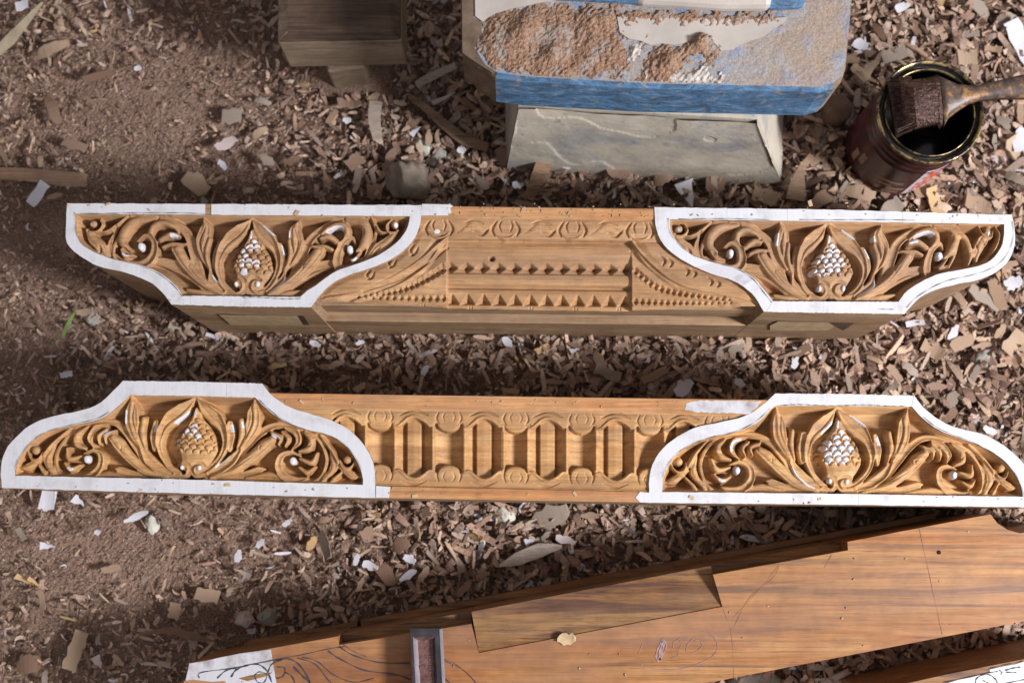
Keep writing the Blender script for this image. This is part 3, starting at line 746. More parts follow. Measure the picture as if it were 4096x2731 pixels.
# ------------------------------------------------------------ lower carved rail
r2 = rail_root('carved_rail', 2075, 1780, 'carved teak rail nearer the plain beam, with a row of oval hollows in its middle')
parts = []
for O, I in ((LL_O, LL_I), (LR_O, LR_I)):
    o, i = ring(O, I); parts.append(block_vf(o, i, ZT, .0, FLD - .0005))
parts.append(prism_vf(zpoly([(1060, 1571), (3040, 1601), (3020, 1630), (2990, 1657), (1140, 1627)], ZT, ZT - .0006), .0))
parts.append(prism_vf(zpoly([(1230, 1629), (2900, 1656), (2900, 1935), (1230, 1935)], ZT, ZT - .030), .01))
parts.append(prism_vf(zpoly([(1490, 1942), (2610, 1967), (2610, 2009), (1490, 1990)], ZT, ZT - .0006), .0))
V, F = join_vf(parts)
mesh('body', V, F, M['side1'], r2)
for nm, O, I, lmL, lmR, sd in (
    ('a', LL_O, LL_I, dict(B=(756,1911), T=(779,1586), L=(524,1583), S=(341,1835), E=(136,1802), TC=(520,1580), BC=(60,1898), MC=(398,1676)),
     dict(B=(756,1911), T=(779,1586), L=(1015,1593), S=(1167,1842), E=(1386,1838), TC=(1021,1590), BC=(1452,1934), MC=(1167,1692)), 13),
    ('b', LR_O, LR_I, dict(LO_LM),
     dict(B=(3353,1968), T=(3350,1628), L=(3631,1631), S=(3823,1899), E=(4010,1873), TC=(3647,1625), BC=(4088,1984), MC=(3755,1742)), 18)):
    o, i = ring(O, I)
    if nm == 'a': wh = lambda s, t, r: (s > .40 and t < .09 and r.random() < .6)
    else: wh = lambda s, t, r: (s > .33 and abs(t) < .17 and r.random() < .97)
    panel('carved_panel', i, lmL, lmR, 'lo', ZT, PXM, M['carved2'], r2, sd, wh)
    paper_ring('paper_border', o, i, ZT, r2, seed=sd, pencil_spans=[(60, 86, 3), (148, 172, 4)] if nm == 'a' else [(62, 90, 4), (2, 56, 2), (150, 176, 3)])
strip('paper_strip', [(1504, 1942), (1560, 1946), (1556, 1990), (1504, 1990)], ZT, .0008, M['paper'], r2)
strip('paper_strip', [(2598, 1970), (2560, 1966), (2542, 1990), (2560, 2008), (2598, 2010)], ZT, .0009, M['paper'], r2)
strip('chalky_paper_remnant', ragged([(2745, 1612), (2790, 1602), (3045, 1605), (3000, 1655), (2900, 1651), (2780, 1648), (2742, 1636)], 12, 4), ZT, .0006, M['paper_worn'], r2)
strip('top_fillet', [(1062, 1572), (3086, 1600), (3000, 1659), (1140, 1627)], ZT, .0003, M['orange'], r2)
strip('bottom_fillet', [(1506, 1944), (2596, 1968), (2594, 2008), (1506, 1990)], ZT, .0003, M['orange'], r2)

R = Relief(1080, 1615, 3040, 1972)
X, Y = R.X, R.Y
v = Y - (1574 + .015 * (X - 1240))
plates = [(1384, 0), (1654, 0), (1935, 0), (2190, 0), (2463, 0)]
px_c = np.array([1384., 1654, 1935, 2190, 2463, 2736])
R.H = np.interp(v, [48, 54, 60, 120, 330, 352, 360, 372], [-3, -3, -8, -6, -6, -7, -12, -3])
# middle field
cell = 268.
mid = (v > 100) & (v < 322)
Hm = np.full(X.shape, -10.)
for k, xc in enumerate(px_c):
    nxt = px_c[k + 1] if k + 1 < len(px_c) else xc + cell
    u = (X - xc) / 76                                        # oval hollow round the plate
    m = np.abs(u) < 1
    Hm = np.where(m, -6 - 78 * (1 - np.abs(u) ** 1.6), Hm)
    m2 = np.abs(X - xc) < 30
    Hm = np.where(m2, -30 - .1 * np.abs(X - xc), Hm)
    xm = (xc + 82 + nxt - 82) / 2; hwid = (nxt - xc - 164) / 2
    u2 = (X - xm) / hwid; m3 = np.abs(u2) < .97
    Hm = np.where(m3, -6 - 52 * np.sqrt(np.clip(1 - u2 ** 2, 0, 1)), Hm)
upper = np.full(X.shape, 112.); lower = np.full(X.shape, 306.)
def arc(xc, w, d):  # helper bump
    t = np.clip(1 - ((X - xc) / w) ** 2, 0, 1); return d * np.sqrt(t)
for k, xc in enumerate(px_c):
    nxt = px_c[k + 1] if k + 1 < len(px_c) else xc + cell
    xm = (xc + nxt) / 2
    upper -= arc(xc, 56, 26); upper += arc(xm, 46, 34) + arc(xm - 82, 26, 14) + arc(xm + 82, 26, 14)
    lower += arc(xc, 56, 24); lower -= arc(xm, 44, 30) + arc(xm - 82, 26, 10) + arc(xm + 82, 26, 10)
fld = (v > upper) & (v < lower)
R.H = np.where(fld, Hm, R.H)
edge_u = (v <= upper) & (v > upper - 10); edge_l = (v >= lower) & (v < lower + 10)
R.H = np.where(edge_u, -6 - .5 * (10 - (upper - v)), R.H); R.H = np.where(edge_l, -6 - .5 * (10 - (v - lower)), R.H)
for k, xc in enumerate(px_c):
    nxt = px_c[k + 1] if k + 1 < len(px_c) else xc + cell
    xm = (xc + nxt) / 2; yt = 1574 + .015 * (xc - 1240)
    R.stroke([(xc - 84, yt + 112), (xc - 66, yt + 122), (xc - 44, yt + 108), (xc - 22, yt + 90), (xc + 6, yt + 84), (xc + 36, yt + 98), (xc + 62, yt + 118), (xc + 84, yt + 112)], [3, 6, 8, 9, 9, 8, 6, 3], [-8, -3, 0, 0, 0, -1, -3, -8], 'round', 'over', floor=-22)
    R.groove([(xc - 58, yt + 78), (xc, yt + 58), (xc + 58, yt + 80)], 5, 11)
    R.stroke([(xc - 84, yt + 306), (xc - 64, yt + 298), (xc - 42, yt + 314), (xc - 20, yt + 330), (xc + 6, yt + 334), (xc + 34, yt + 322), (xc + 62, yt + 300), (xc + 84, yt + 306)], [3, 6, 8, 9, 9, 8, 6, 3], [-8, -3, 0, 0, 0, -1, -3, -8], 'round', 'over', floor=-22)
    R.groove([(xc - 50, yt + 344), (xc, yt + 358), (xc + 50, yt + 342)], 4.5, 9)
    for s in (-1, 1):
        R.groove([(xm + s * 14, yt + 66), (xm + s * 24, yt + 86), (xm + s * 16, yt + 106)], 3.5, 5)
        R.groove([(xm + s * 40, yt + 66), (xm + s * 50, yt + 92), (xm + s * 38, yt + 116)], 5, 7)
        R.groove([(xm + s * 14, yt + 304), (xm + s * 24, yt + 326), (xm + s * 12, yt + 346)], 3.5, 5)
        R.groove([(xm + s * 40, yt + 292), (xm + s * 48, yt + 322), (xm + s * 40, yt + 346)], 5, 7)
        for q in (0, 1): R.groove([(xm + s * (52 + q), yt + 140), (xm + s * (52 + q), yt + 290)], 2.2, 5, taper=False)
R.smooth(1)
ol, orr = np.array(ring(LL_O, LL_I)[0]), np.array(ring(LR_O, LR_I)[0])
in_l = inside(ol, X, Y) & (dist_poly(ol, X, Y) > 12); in_r = inside(orr, X, Y) & (dist_poly(orr, X, Y) > 12)
lim = (v > 50) & (v < 372)
R.build('centre_moulding', ZT, (~in_l) & (~in_r) & lim, M['carved2'], r2, PXM)
del r1['_end']

# ------------------------------------------------------------ plain beam in front (lower right)
ZB = .14
bx, by = P(2500, 2560, ZB)
bm = thing('timber_beam', (bx, by, 0), 'plain orange brown beam with stepped notches along its edge, slanting below the rails', 'beam')
REB = ZB - .012
top1 = [(735, 2760), (760, 2650), (1350, 2544), (1356, 2578), (1884, 2494), (1915, 2610), (2890, 2425), (2852, 2297), (3392, 2200), (3390, 2166), (3962, 2056),
        (3990, 2092), (4030, 2118), (4080, 2132), (4300, 2095), (4300, 2440), (4096, 2483), (2833, 2729), (2300, 2833), (1500, 2985), (735, 3000)]
a_ = zpoly(top1, ZB, ZB)
beam = prism('body', a_, .0, M['beam'], bm)
# sunk rebates: lower steps that follow the same edge
rq = zpoly([(1884, 2450), (2853, 2264), (2889, 2424), (1915, 2609)], ZB, REB)
rq = [(rq[0][0], rq[0][1], ZB - .016), (rq[1][0], rq[1][1], ZB - .016), (rq[2][0], rq[2][1], ZB - .0015), (rq[3][0], rq[3][1], ZB - .0015)]
reb = prism('rebate', rq, .0, M['beam_low'], bm)
prism('notch_floor', zpoly([(1352, 2546), (1882, 2452), (1883, 2493), (1357, 2577)], ZB, ZB - .03), .0, M['beam_low'], bm)
prism('notch_floor', zpoly([(2853, 2266), (3389, 2168), (3390, 2199), (2853, 2296)], ZB, ZB - .03), .0, M['beam_low'], bm)
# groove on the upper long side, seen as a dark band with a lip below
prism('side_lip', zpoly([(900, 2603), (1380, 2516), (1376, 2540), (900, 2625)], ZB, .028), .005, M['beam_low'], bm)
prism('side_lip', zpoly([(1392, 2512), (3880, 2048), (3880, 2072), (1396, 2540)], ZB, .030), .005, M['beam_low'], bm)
# drawn lines on the beam, copied from the photograph
def line_mesh(name, curves, z, mat, parent, w=2.2):
    V, F = [], []
    for c in curves:
        pts = catmull(c[0], 8); ww = c[1] if len(c) > 1 else w; b0 = len(V)
        d = np.gradient(pts, axis=0); d /= (np.hypot(d[:, 0], d[:, 1])[:, None] + 1e-9)
        for k, (p, q) in enumerate(zip(pts, d)):
            wk = ww * (.75 + .35 * math.sin(k * .9))
            for s in (-1, 1): V.append(P3(p[0] - q[1] * wk * s, p[1] + q[0] * wk * s, z))
        F += [(b0 + 2 * t, b0 + 2 * t + 1, b0 + 2 * t + 3, b0 + 2 * t + 2) for t in range(len(pts) - 1)]
    return mesh(name, V, F, mat, parent)
c7 = lambda pts: [(700 + .5102 * x, 2400 + .5102 * y) for x, y in pts]
ZL = ZB + .0005
line_mesh('pencil_drawing', [
    (c7([(790, 462), (1000, 425), (1180, 385), (1330, 360)]), 1.6), (c7([(780, 470), (900, 460), (980, 510), (1050, 620), (1060, 700)]), 3.2),
    (c7([(800, 520), (860, 530), (850, 590), (800, 610), (780, 590)]), 2.6), (c7([(860, 560), (920, 600), (960, 700)]), 3),
    (c7([(960, 450), (1100, 500), (1200, 620), (1300, 720)]), 2.4), (c7([(1000, 445), (1120, 480), (1240, 580), (1400, 640), (1560, 610)]), 2.2),
    (c7([(1200, 395), (1280, 450), (1480, 545), (1720, 580), (1850, 620)]), 3.0), (c7([(1285, 360), (1400, 430), (1600, 485), (1840, 492)]), 2.6),
    (c7([(1320, 345), (1400, 400), (1500, 440)]), 1.3), (c7([(2095, 600), (2200, 680)]), 3), (c7([(2095, 455), (2200, 500), (2330, 610), (2400, 700)]), 1.4),
    (c7([(2110, 470), (2280, 560), (2380, 680)]), 1.2), (c7([(930, 520), (1010, 600), (1060, 640)]), 4)], ZL, M['pencil'], bm)
c6 = lambda pts: [(2400 + .7211 * x, 2000 + .7211 * y) for x, y in pts]
line_mesh('pencil_marks', [
    (c6([(1772, 155), (1830, 420), (1900, 745)]), .9), (c6([(995, 360), (960, 430), (830, 540), (750, 690), (730, 720)]), .8),
    (c6([(990, 365), (880, 500), (740, 650)]), .6), (c6([(1287, 300), (1245, 375)]), 1.1), (c6([(684, 600), (730, 740), (745, 990)]), .7)], ZL, M['pencil_faint'], bm)
ci = lambda pts: [(2450 + .2126 * x, 2480 + .2126 * y) for x, y in pts]
line_mesh('written_number', [
    (ci([(560, 450), (500, 620)]), 1.2), (ci([(955, 340), (860, 520), (820, 680), (880, 770), (980, 580), (1015, 470), (955, 340)]), 3.2), (ci([(950, 380), (900, 560), (880, 740)]), 5), (ci([(975, 430), (930, 600), (890, 740)]), 4),
    (ci([(1280, 340), (1160, 400), (1150, 500), (1240, 600), (1220, 660), (1090, 720)]), 1.3), (ci([(1260, 360), (1290, 470), (1230, 590)]), 1),
    (ci([(1510, 350), (1420, 440), (1390, 560), (1430, 625), (1560, 590), (1690, 480), (1640, 390), (1510, 350)]), 1.4),
    (ci([(1460, 120), (1680, 160), (1890, 300), (1980, 500), (1850, 700), (1500, 860), (1100, 930), (700, 910), (540, 830)]), 1.3)], ZL, M['ink'], bm)
prism('paper_template', px_poly([(756, 2652), (975, 2612), (980, 2660), (1104, 2684), (1106, 2740), (740, 2790), (735, 2731)], ZB + .0006), ZB + .0001, M['paper_worn'], bm) if False else None
pt = prism('paper_template', px_poly([(757, 2652), (820, 2642), (880, 2628), (960, 2612), (1083, 2596), (1090, 2640), (1100, 2700), (1108, 2745), (900, 2790), (735, 2800), (738, 2740)], ZB + .0006), ZB + .0001, M['paper_worn'], bm)
line_mesh('ink_line', [(c7([(190, 610), (205, 565), (450, 530), (785, 465)]), 2), (c7([(330, 610), (400, 550), (480, 530)]), 2.4), (c7([(440, 600), (480, 545), (560, 510), (650, 500), (720, 550), (760, 640)]), 3.4),
    (c7([(620, 590), (660, 560), (720, 580), (700, 640), (650, 640), (620, 590)]), 2), (c7([(730, 560), (760, 500), (840, 465)]), 2.4)], ZB + .0011, M['pencil'], pt)
prism('torn_patch', px_poly([(735, 2722), (780, 2718), (850, 2726), (900, 2722), (905, 2733), (830, 2760), (735, 2760)], ZB + .001), ZB + .0007, M['orange'], pt)
prism('torn_patch', px_poly([(955, 2712), (1000, 2700), (1060, 2690), (1090, 2688), (1060, 2704), (990, 2722)], ZB + .001), ZB + .0007, M['beam_low'], pt)

def chipobj(name, px, py, z, L, Wd, ang, mat, curl=.15, seed=0, pts=5, th=.0016, tilt=(0, 0), label=None, cat='wood chip', group=None, seg=6, shape='shard'):
    r = random.Random(seed); V, F = [], []
    k = seg
    for i in range(k + 1):
        t = i / k; x = (t - .5) * L
        if shape == 'shard': w = Wd * (.45 + .55 * math.sin(math.pi * min(max(t * r.uniform(.85, 1.1) + .08, 0), 1))) * r.uniform(.85, 1.1)
        elif shape == 'oval': w = Wd * math.sqrt(max(.10, 1 - (2 * t - 1) ** 2)) * r.uniform(.8, 1.15)
        elif shape == 'point': w = Wd * (1 - t * .9) * r.uniform(.9, 1.1)
        else: w = Wd * r.uniform(.85, 1.08)
        yo = Wd * r.uniform(-.10, .10)
        zz = curl * L * (4 * (t - .5) ** 2 - .3) * .5
        for s, dz in ((-1, 0), (1, 0), (1, -th), (-1, -th)): V.append([x + r.uniform(-.09, .09) * Wd, yo + s * w / 2, zz + dz])
    for i in range(k):
        a, b_ = 4 * i, 4 * i + 4
        for q in range(4): F.append((a + q, a + (q + 1) % 4, b_ + (q + 1) % 4, b_ + q))
    F += [(0, 3, 2, 1), (4 * k, 4 * k + 1, 4 * k + 2, 4 * k + 3)]
    x, y = P(px, py, z)
    me = bpy.data.meshes.new(name); me.from_pydata(V, [], F); me.materials.append(mat)
    me.polygons.foreach_set('use_smooth', [False] * len(F))
    o = bpy.data.objects.new(name, me); COL.objects.link(o); o.location = (x, y, z)
    o.rotation_euler = (tilt[0], tilt[1], math.radians(ang))
    return tag(o, label, cat, group)
U = CAMH / FPX  # metres per photo pixel on the floor
chipobj('wood_chip', 2265, 2555, ZB + .0028, 70 * .262 / 1000, 46 * .262 / 1000, 5, M['endgrain'], .12, 3, shape='oval', label='small round pale wood chip lying on the plain beam', th=.001)

# ------------------------------------------------------------ steel tool head lying on the beam
M['steel'] = plain('dark_steel', (.085, .08, .09), .42, .85, .4, 60, .25, .5)
M['steel_bright'] = plain('worn_steel', (.52, .50, .56), .32, .8, .15, 80, .15, .5)
M['rust'] = plain('rusty_steel', (.16, .085, .075), .6, .4, .5, 120, .5)
ZS = ZB + .026
sx, sy = P(1705, 2640, ZS)
st = thing('steel_clamp', (sx, sy, ZB), 'dark steel clamp bar with a sunk channel and raised letters, lying across the plain beam', 'clamp')
OO = [(1641, 2514), (1652, 2510), (1752, 2510), (1764, 2518), (1776, 2760), (1790, 3050), (1664, 3050), (1648, 2760)]
II = [(1652, 2548), (1742, 2544), (1746, 2600), (1764, 3040), (1682, 3040), (1655, 2600)]
def ringprism(outer, inner, zt, zb, zf, zi_off):
    pass
o4 = [(1641, 2512), (1764, 2512), (1790, 3050), (1664, 3050)]; i4 = [(1652, 2547), (1741, 2545), (1765, 3040), (1680, 3040)]; f4 = [(1669, 2561), (1728, 2561), (1750, 3030), (1697, 3030)]
Vo = zpoly(o4, ZS, ZS); Vi = zpoly(i4, ZS, ZS); Vf = zpoly(f4, ZS, ZS - .006); Vb = zpoly(o4, ZS, ZB + .0005)
F = []
for k in range(4):
    j = (k + 1) % 4; F += [(k, j, 4 + j, 4 + k), (k, k + 12, j + 12, j)]
F.append((15, 14, 13, 12))
tb = mesh('bar', Vo + Vi + Vf + Vb, F, M['steel'], st)
mesh('channel', Vo + Vi + Vf, [(4, 7, 11, 8), (4, 5, 9, 8)[::-1], (5, 6, 10, 9), (6, 7, 11, 10), (8, 9, 10, 11)], None, st, mats=[M['steel_bright'], M['rust'], M['steel'], M['steel'], M['rust']], midx=[0, 1, 2, 3, 4])
mesh('worn_edge', zpoly([(1758, 2514), (1766, 2514), (1792, 3050), (1784, 3050)], ZS, ZS + .0004) + zpoly([(1770, 2514), (1796, 3050)], ZS, ZS - .003), [(0, 3, 2, 1), (1, 2, 5, 4)], M['steel_bright'], st)
def text(name, body, loc, size, rot, mat, parent, ext=.0004):
    cu = bpy.data.curves.new(name, 'FONT'); cu.body = body; cu.size = size; cu.extrude = ext; cu.align_x = 'CENTER'; cu.align_y = 'CENTER'
    tmp = bpy.data.objects.new('tmp', cu); COL.objects.link(tmp)
    dg = bpy.context.evaluated_depsgraph_get(); me = bpy.data.meshes.new_from_object(tmp.evaluated_get(dg)); me.name = name
    bpy.data.objects.remove(tmp)
    me.materials.clear(); me.materials.append(mat)
    o = bpy.data.objects.new(name, me); COL.objects.link(o)
    o.parent = parent; o.location = Vector(loc) - parent.location; o.rotation_euler = rot; return o
M['letter'] = plain('rubbed_letters', (.30, .17, .15), .45, .6, .2, 200, .1)
lx = P3(1730, 2672, ZS - .0055); text('raised_lettering', 'HUNJIAIN', (lx[0] - .0012, lx[1], lx[2]), .0058, (0, 0, math.pi / 2 + .04), M['letter'], st)
lx = P3(1690, 2664, ZS - .0055); text('raised_letter', 'R', lx, .0065, (0, 0, math.pi / 2 + .04), M['letter'], st)
rg = []; 
cxp, cyp = 1690, 2664
line = [[(cxp + 14 * math.cos(a), cyp + 16 * math.sin(a)) for a in np.linspace(0, 2 * math.pi, 14)]]
line_mesh('raised_emblem', [(line[0], 1.2)], ZS - .0052, M['letter'], st)

# ------------------------------------------------------------ second beam in the lower right corner
ZC = .13
b2x, b2y = P(3950, 2720, ZC)
b2 = thing('timber_beam', (b2x, b2y, 0), 'dark brown beam in the bottom right corner with a drawn white paper template on it', 'beam')
prism('body', zpoly([(3480, 2765), (3790, 2695), (4300, 2595), (4300, 2950), (3480, 3000)], ZC, ZC), .0, M['beam_low'], b2)
pt = prism('paper_template', px_poly([(3775, 2735), (3850, 2712), (3960, 2690), (3958, 2676), (4020, 2662), (4062, 2655), (4110, 2640), (4300, 2600), (4300, 2850), (3760, 2850)], ZC + .0007), ZC + .0002, M['paper'], b2)
cc = lambda pts: [(3400 + .2959 * x, 2400 + .2959 * y) for x, y in pts]
line_mesh('ink_line', [(cc([(1270, 1112), (1600, 1040), (1900, 975), (2000, 960)]), 1.8), (cc([(1700, 1150), (1710, 1060), (1800, 1005), (1900, 1010), (1980, 1080), (2000, 1160)]), 2.2),
    (cc([(2100, 945), (2200, 915), (2300, 900)]), 2.6), (cc([(2110, 970), (2250, 975)]), 2.2), (cc([(2020, 940), (2055, 970), (2045, 1000)]), 1.8), (cc([(2100, 1120), (2352, 1070), (2500, 1040)]), 2),
    (cc([(1800, 1080), (1860, 1110), (1900, 1160)]), 2), (cc([(1890, 920), (2100, 870), (2352, 820)]), 1.6)], ZC + .0012, M['pencil'], pt)

# ------------------------------------------------------------ blue painted block on its base
m, nt, b = newmat('blue_paint_worn')
v = coords(nt, (30, 34, 60)); n1 = noise(nt, v, 1.3, 8, .76, .9); v2 = coords(nt); n2 = noise(nt, v2, 90, 5, .7)
c = ramp(nt, n1, [(.36, (.05, .06, .08)), (.46, (.055, .13, .235)), (.56, (.08, .205, .38)), (.68, (.25, .32, .38))])
c = mix(nt, ramp(nt, n2, [(.58, (0, 0, 0)), (.66, (.8, .8, .8))]), c, (.30, .25, .20))
nt.links.new(c, b.inputs['Base Color']); b.inputs['Roughness'].default_value = .6; bump(nt, b, n1, .8, .004); M['blue'] = m
m, nt, b = newmat('dusty_blue_top')
v2 = coords(nt); n2 = noise(nt, v2, 38, 6, .7, .3); n3 = noise(nt, v2, 420, 3, .6); n4 = noise(nt, coords(nt, (1, 1, 1), (0, 0, 0), (3, 2, 1)), 13, 4, .6)
c = ramp(nt, n2, [(.30, (.25, .24, .25)), (.44, (.32, .29, .27)), (.54, (.28, .30, .33)), (.60, (.15, .25, .44)), (.66, (.30, .30, .32))])
c = mix(nt, ramp(nt, n4, [(.46, (0, 0, 0)), (.62, (.7, .7, .7))]), c, (.33, .235, .165))
c = mix(nt, 1.0, c, ramp(nt, n3, [(.35, (.8, .78, .76)), (.6, (1.08, 1.08, 1.08))]), 'MULTIPLY')
nt.links.new(c, b.inputs['Base Color']); b.inputs['Roughness'].default_value = .9; bump(nt, b, n2, .7, .006); M['dusty'] = m
m, nt, b = newmat('sawdust_crust')
v2 = coords(nt); n2 = noise(nt, v2, 420, 4, .7); n3 = noise(nt, v2, 60, 4, .6)
c = ramp(nt, n2, [(.32, (.13, .07, .045)), (.5, (.26, .155, .10)), (.68, (.40, .26, .17))]); c = mix(nt, ramp(nt, n3, [(.5, (0, 0, 0)), (.62, (.7, .7, .7))]), c, (.31, .27, .245))
nt.links.new(c, b.inputs['Base Color']); b.inputs['Roughness'].default_value = .95; bump(nt, b, n2, .55, .003); M['crust'] = m
M['glue'] = plain('dried_glue_skin', (.42, .385, .35), .45, 0, .12, 30, .2, .4, 120)
M['concrete'] = plain('old_plaster', (.36, .32, .26), .85, 0, .3, 26, .6, .2, 180)
M['bark'] = plain('bark_edge', (.14, .10, .07), .9, 0, .4, 50, .9, .2, 120)
ZK, ZKB = .285, .20
kx, ky = P(2500, 150, ZK)
bk = thing('chopping_block', (kx, ky, 0), 'large worn blue wooden block crusted with brown sawdust and glue on a pale base', 'workbench')
c3 = lambda pts: [(1800 + .7228 * x, .7228 * y) for x, y in pts]
btop = c3([(62, -500), (68, 0), (78, 280), (130, 300), (165, 345), (215, 372), (262, 402), (420, 424), (640, 436), (860, 448), (1100, 462), (1400, 468), (1700, 474), (2040, 482), (2120, 462), (2160, 425), (2185, 350), (2205, 150), (2222, -30), (2225, -500)])
Vt = zpoly(btop, ZK, ZK); n = len(Vt); cxx = np.mean([p[0] for p in Vt]); cyy = np.mean([p[1] for p in Vt])
Vm = [(p[0] + .002 * np.sign(p[0] - cxx), p[1] - (.0035 if p[1] < cyy else 0), ZK - .006) for p in Vt]
Vl = [(p[0] * 1 + .002 * np.sign(p[0] - cxx), p[1] - (.004 if p[1] < cyy else 0), ZKB + .008) for p in Vt]
Vz = [(p[0], p[1] + (.004 if p[1] < cyy else 0), ZKB) for p in Vt]
F = [tuple(range(n))[::-1] if False else tuple(range(n)), tuple(range(4 * n - 1, 3 * n - 1, -1))]; MI = [0, 1]
for lv in range(3):
    for k in range(n):
        j = (k + 1) % n; F.append((lv * n + k, lv * n + n + k, lv * n + n + j, lv * n + j)); MI.append(0 if lv == 0 and False else (2 if k < 6 or k == n - 1 else (3 if k > 13 else 1)))
bo = mesh('block', Vt + Vm + Vl + Vz, F, None, bk, mats=[M['dusty'], M['blue'], M['bark'], M['oldwood']], midx=MI)
# bark strip on the left end
barkp = [(62, -300), (135, -300), (128, 100), (176, 125), (176, 180), (136, 270), (196, 360), (250, 398), (232, 404), (150, 352), (70, 296)]
prism('bark_edge', zpoly(c3(barkp), ZK, ZK + .001), ZKB + .012, M['bark'], bk)
# sawdust crust: a heap with real height
def crust(name, poly, hmax, mat, parent, z0, seed, lumps=(), step=3.0, rough=1.0, clip=None):
    clip = btop
    poly = np.array(poly); x0, y0 = poly.min(0); x1, y1 = poly.max(0)
    xs = np.arange(x0, x1, step); ys = np.arange(y0, y1, step); X, Y = np.meshgrid(xs, ys)
    wob = 9 * np.sin(X / 17 + Y / 23) + 6 * np.sin(X / 7 - Y / 9) + 4 * np.sin(X / 3.7 + Y / 4.1)
    d = np.where(inside(poly, X, Y), dist_poly(poly, X, Y), -1) + wob * .8
    r = np.random.default_rng(seed); nn = fbm(X * .001, Y * .001, .028, seed, 5)
    h = hmax * np.clip(d / 55, 0, 1) ** .6 * (.55 + .45 * nn) + (d > 0) * r.normal(0, .00013 * rough, X.shape) + (d > 0) * .0012 * fbm(X * .001, Y * .001, .006, seed + 5, 3)
    for (lx, ly, lr, lh) in lumps: h += lh * np.exp(-(((X - lx) ** 2 + (Y - ly) ** 2) / lr ** 2)) * (d > 0)
    if clip is not None: d = np.where(inside(np.array(clip), X, Y) & (dist_poly(np.array(clip), X, Y) > 3), d, -1)
    wx, wy = P(X, Y, z0); Z = z0 + np.maximum(h, .0005)
    idx = np.arange(X.size).reshape(X.shape); keep = (d > 0); k = keep[:-1, :-1] & keep[1:, :-1] & keep[:-1, 1:] & keep[1:, 1:]
    q = np.stack([idx[1:, :-1], idx[1:, 1:], idx[:-1, 1:], idx[:-1, :-1]], -1)[k]
    used = np.unique(q); rm = np.full(X.size, -1); rm[used] = np.arange(len(used))
    return grid_mesh(name, np.c_[wx.ravel(), wy.ravel(), Z.ravel()][used], rm[q], mat, parent, smooth=False)
crust('sawdust_crust', c3([(150, 90), (330, 60), (500, 20), (640, 40), (900, 50), (940, 100), (930, 190), (1000, 300), (940, 390), (820, 420), (640, 430), (600, 460), (540, 440), (420, 410), (260, 395), (190, 340), (150, 265), (185, 180)]), .006, M['crust'], bk, ZK, 11,
      lumps=[(*c3([(400, 180)])[0], 60, .008), (*c3([(560, 300)])[0], 40, .006), (*c3([(300, 260)])[0], 50, .005), (*c3([(840, 110)])[0], 40, .004)], rough=1.3)
crust('sawdust_crust', c3([(1060, 350), (1130, 250), (1250, 260), (1350, 200), (1450, 190), (1500, 280), (1400, 320), (1300, 310), (1260, 370), (1200, 460), (1130, 470), (1080, 420)]), .007, M['crust'], bk, ZK, 12,
      lumps=[(*c3([(1390, 240)])[0], 35, .008), (*c3([(1210, 350)])[0], 35, .008)])
crust('sawdust_crust', c3([(930, 60), (1500, 80), (1800, 90), (1840, 130), (1500, 150), (1250, 120), (1000, 130), (920, 100)]), .004, M['crust'], bk, ZK + .0015, 13)
crust('sawdust_crust', c3([(960, 440), (1080, 400), (1150, 465), (1090, 480), (1060, 500), (1010, 490)]), .006, M['crust'], bk, ZK - .001, 14)
crust('dried_paste', c3([(1080, 380), (1180, 370), (1280, 400), (1380, 385), (1430, 400), (1520, 455), (1510, 470), (1300, 462), (1150, 465)]), .006, M['glue'], bk, ZK, 15, rough=.2)
crust('dried_paste', c3([(980, 250), (1040, 240), (1060, 270), (1030, 330), (985, 345)]), .007, M['glue'], bk, ZK, 16, rough=.2)
prism('glue_skin', px_poly(c3([(925, 95), (1300, 100), (1650, 110), (1870, 95), (1850, 125), (1790, 160), (1740, 200), (1660, 225), (1610, 245), (1560, 275), (1500, 280), (1460, 235), (1440, 195), (1360, 215), (1290, 240), (1240, 250), (1170, 240), (1110, 250), (1050, 225), (990, 215), (940, 180)]), ZK + .0022), ZK + .0003, M['glue'], bk)
prism('glue_skin', px_poly(c3([(135, -200), (700, -200), (620, 5), (520, 10), (430, 30), (330, 50), (250, 75), (205, 100), (180, 120), (140, 90)]), ZK + .0022), ZK + .0003, M['glue'], bk)
# the bar along the top
bar = prism('top_bar', zpoly(c3([(560, -300), (1960, -300), (1950, 68), (1790, 72), (1500, 70), (1040, 44), (930, 36), (560, 18)]), ZK, ZK + .018), ZK + .0005, M['blue'], bk, bev=.006)
sl = prism('grey_sleeve', zpoly(c3([(1030, -250), (1755, -250), (1770, 79), (1500, 80), (1220, 62), (1020, 52)]), ZK, ZK + .0205), ZK + .001, M['glue'], bk, bev=.007)
# base under the block
bt = [P3(1930, 445, ZKB - .001)[:2], P3(3175, 470, ZKB - .001)[:2]]
Vb_ = [P3(2020, 708, 0), P3(3132, 742, 0), P3(3135, 120, 0), P3(2020, 120, 0)]
Vt_ = [P3(2075, 440, ZKB - .0005), P3(3030, 500, ZKB - .0005), P3(3030, 100, ZKB - .0005), P3(2075, 100, ZKB - .0005)]
F = [(0, 1, 2, 3)[::-1], (4, 5, 6, 7), (0, 1, 5, 4), (1, 2, 6, 5), (2, 3, 7, 6), (3, 0, 4, 7)]
m, nt, b = newmat('chipped_plaster_base')
v = coords(nt); n1 = noise(nt, v, 10, 8, .66, .2); n2 = noise(nt, v, 75, 4, .6)
c = ramp(nt, n1, [(.30, (.25, .25, .265)), (.40, (.34, .33, .31)), (.47, (.45, .41, .34)), (.60, (.52, .47, .385)), (.72, (.60, .55, .45))], 'LINEAR')
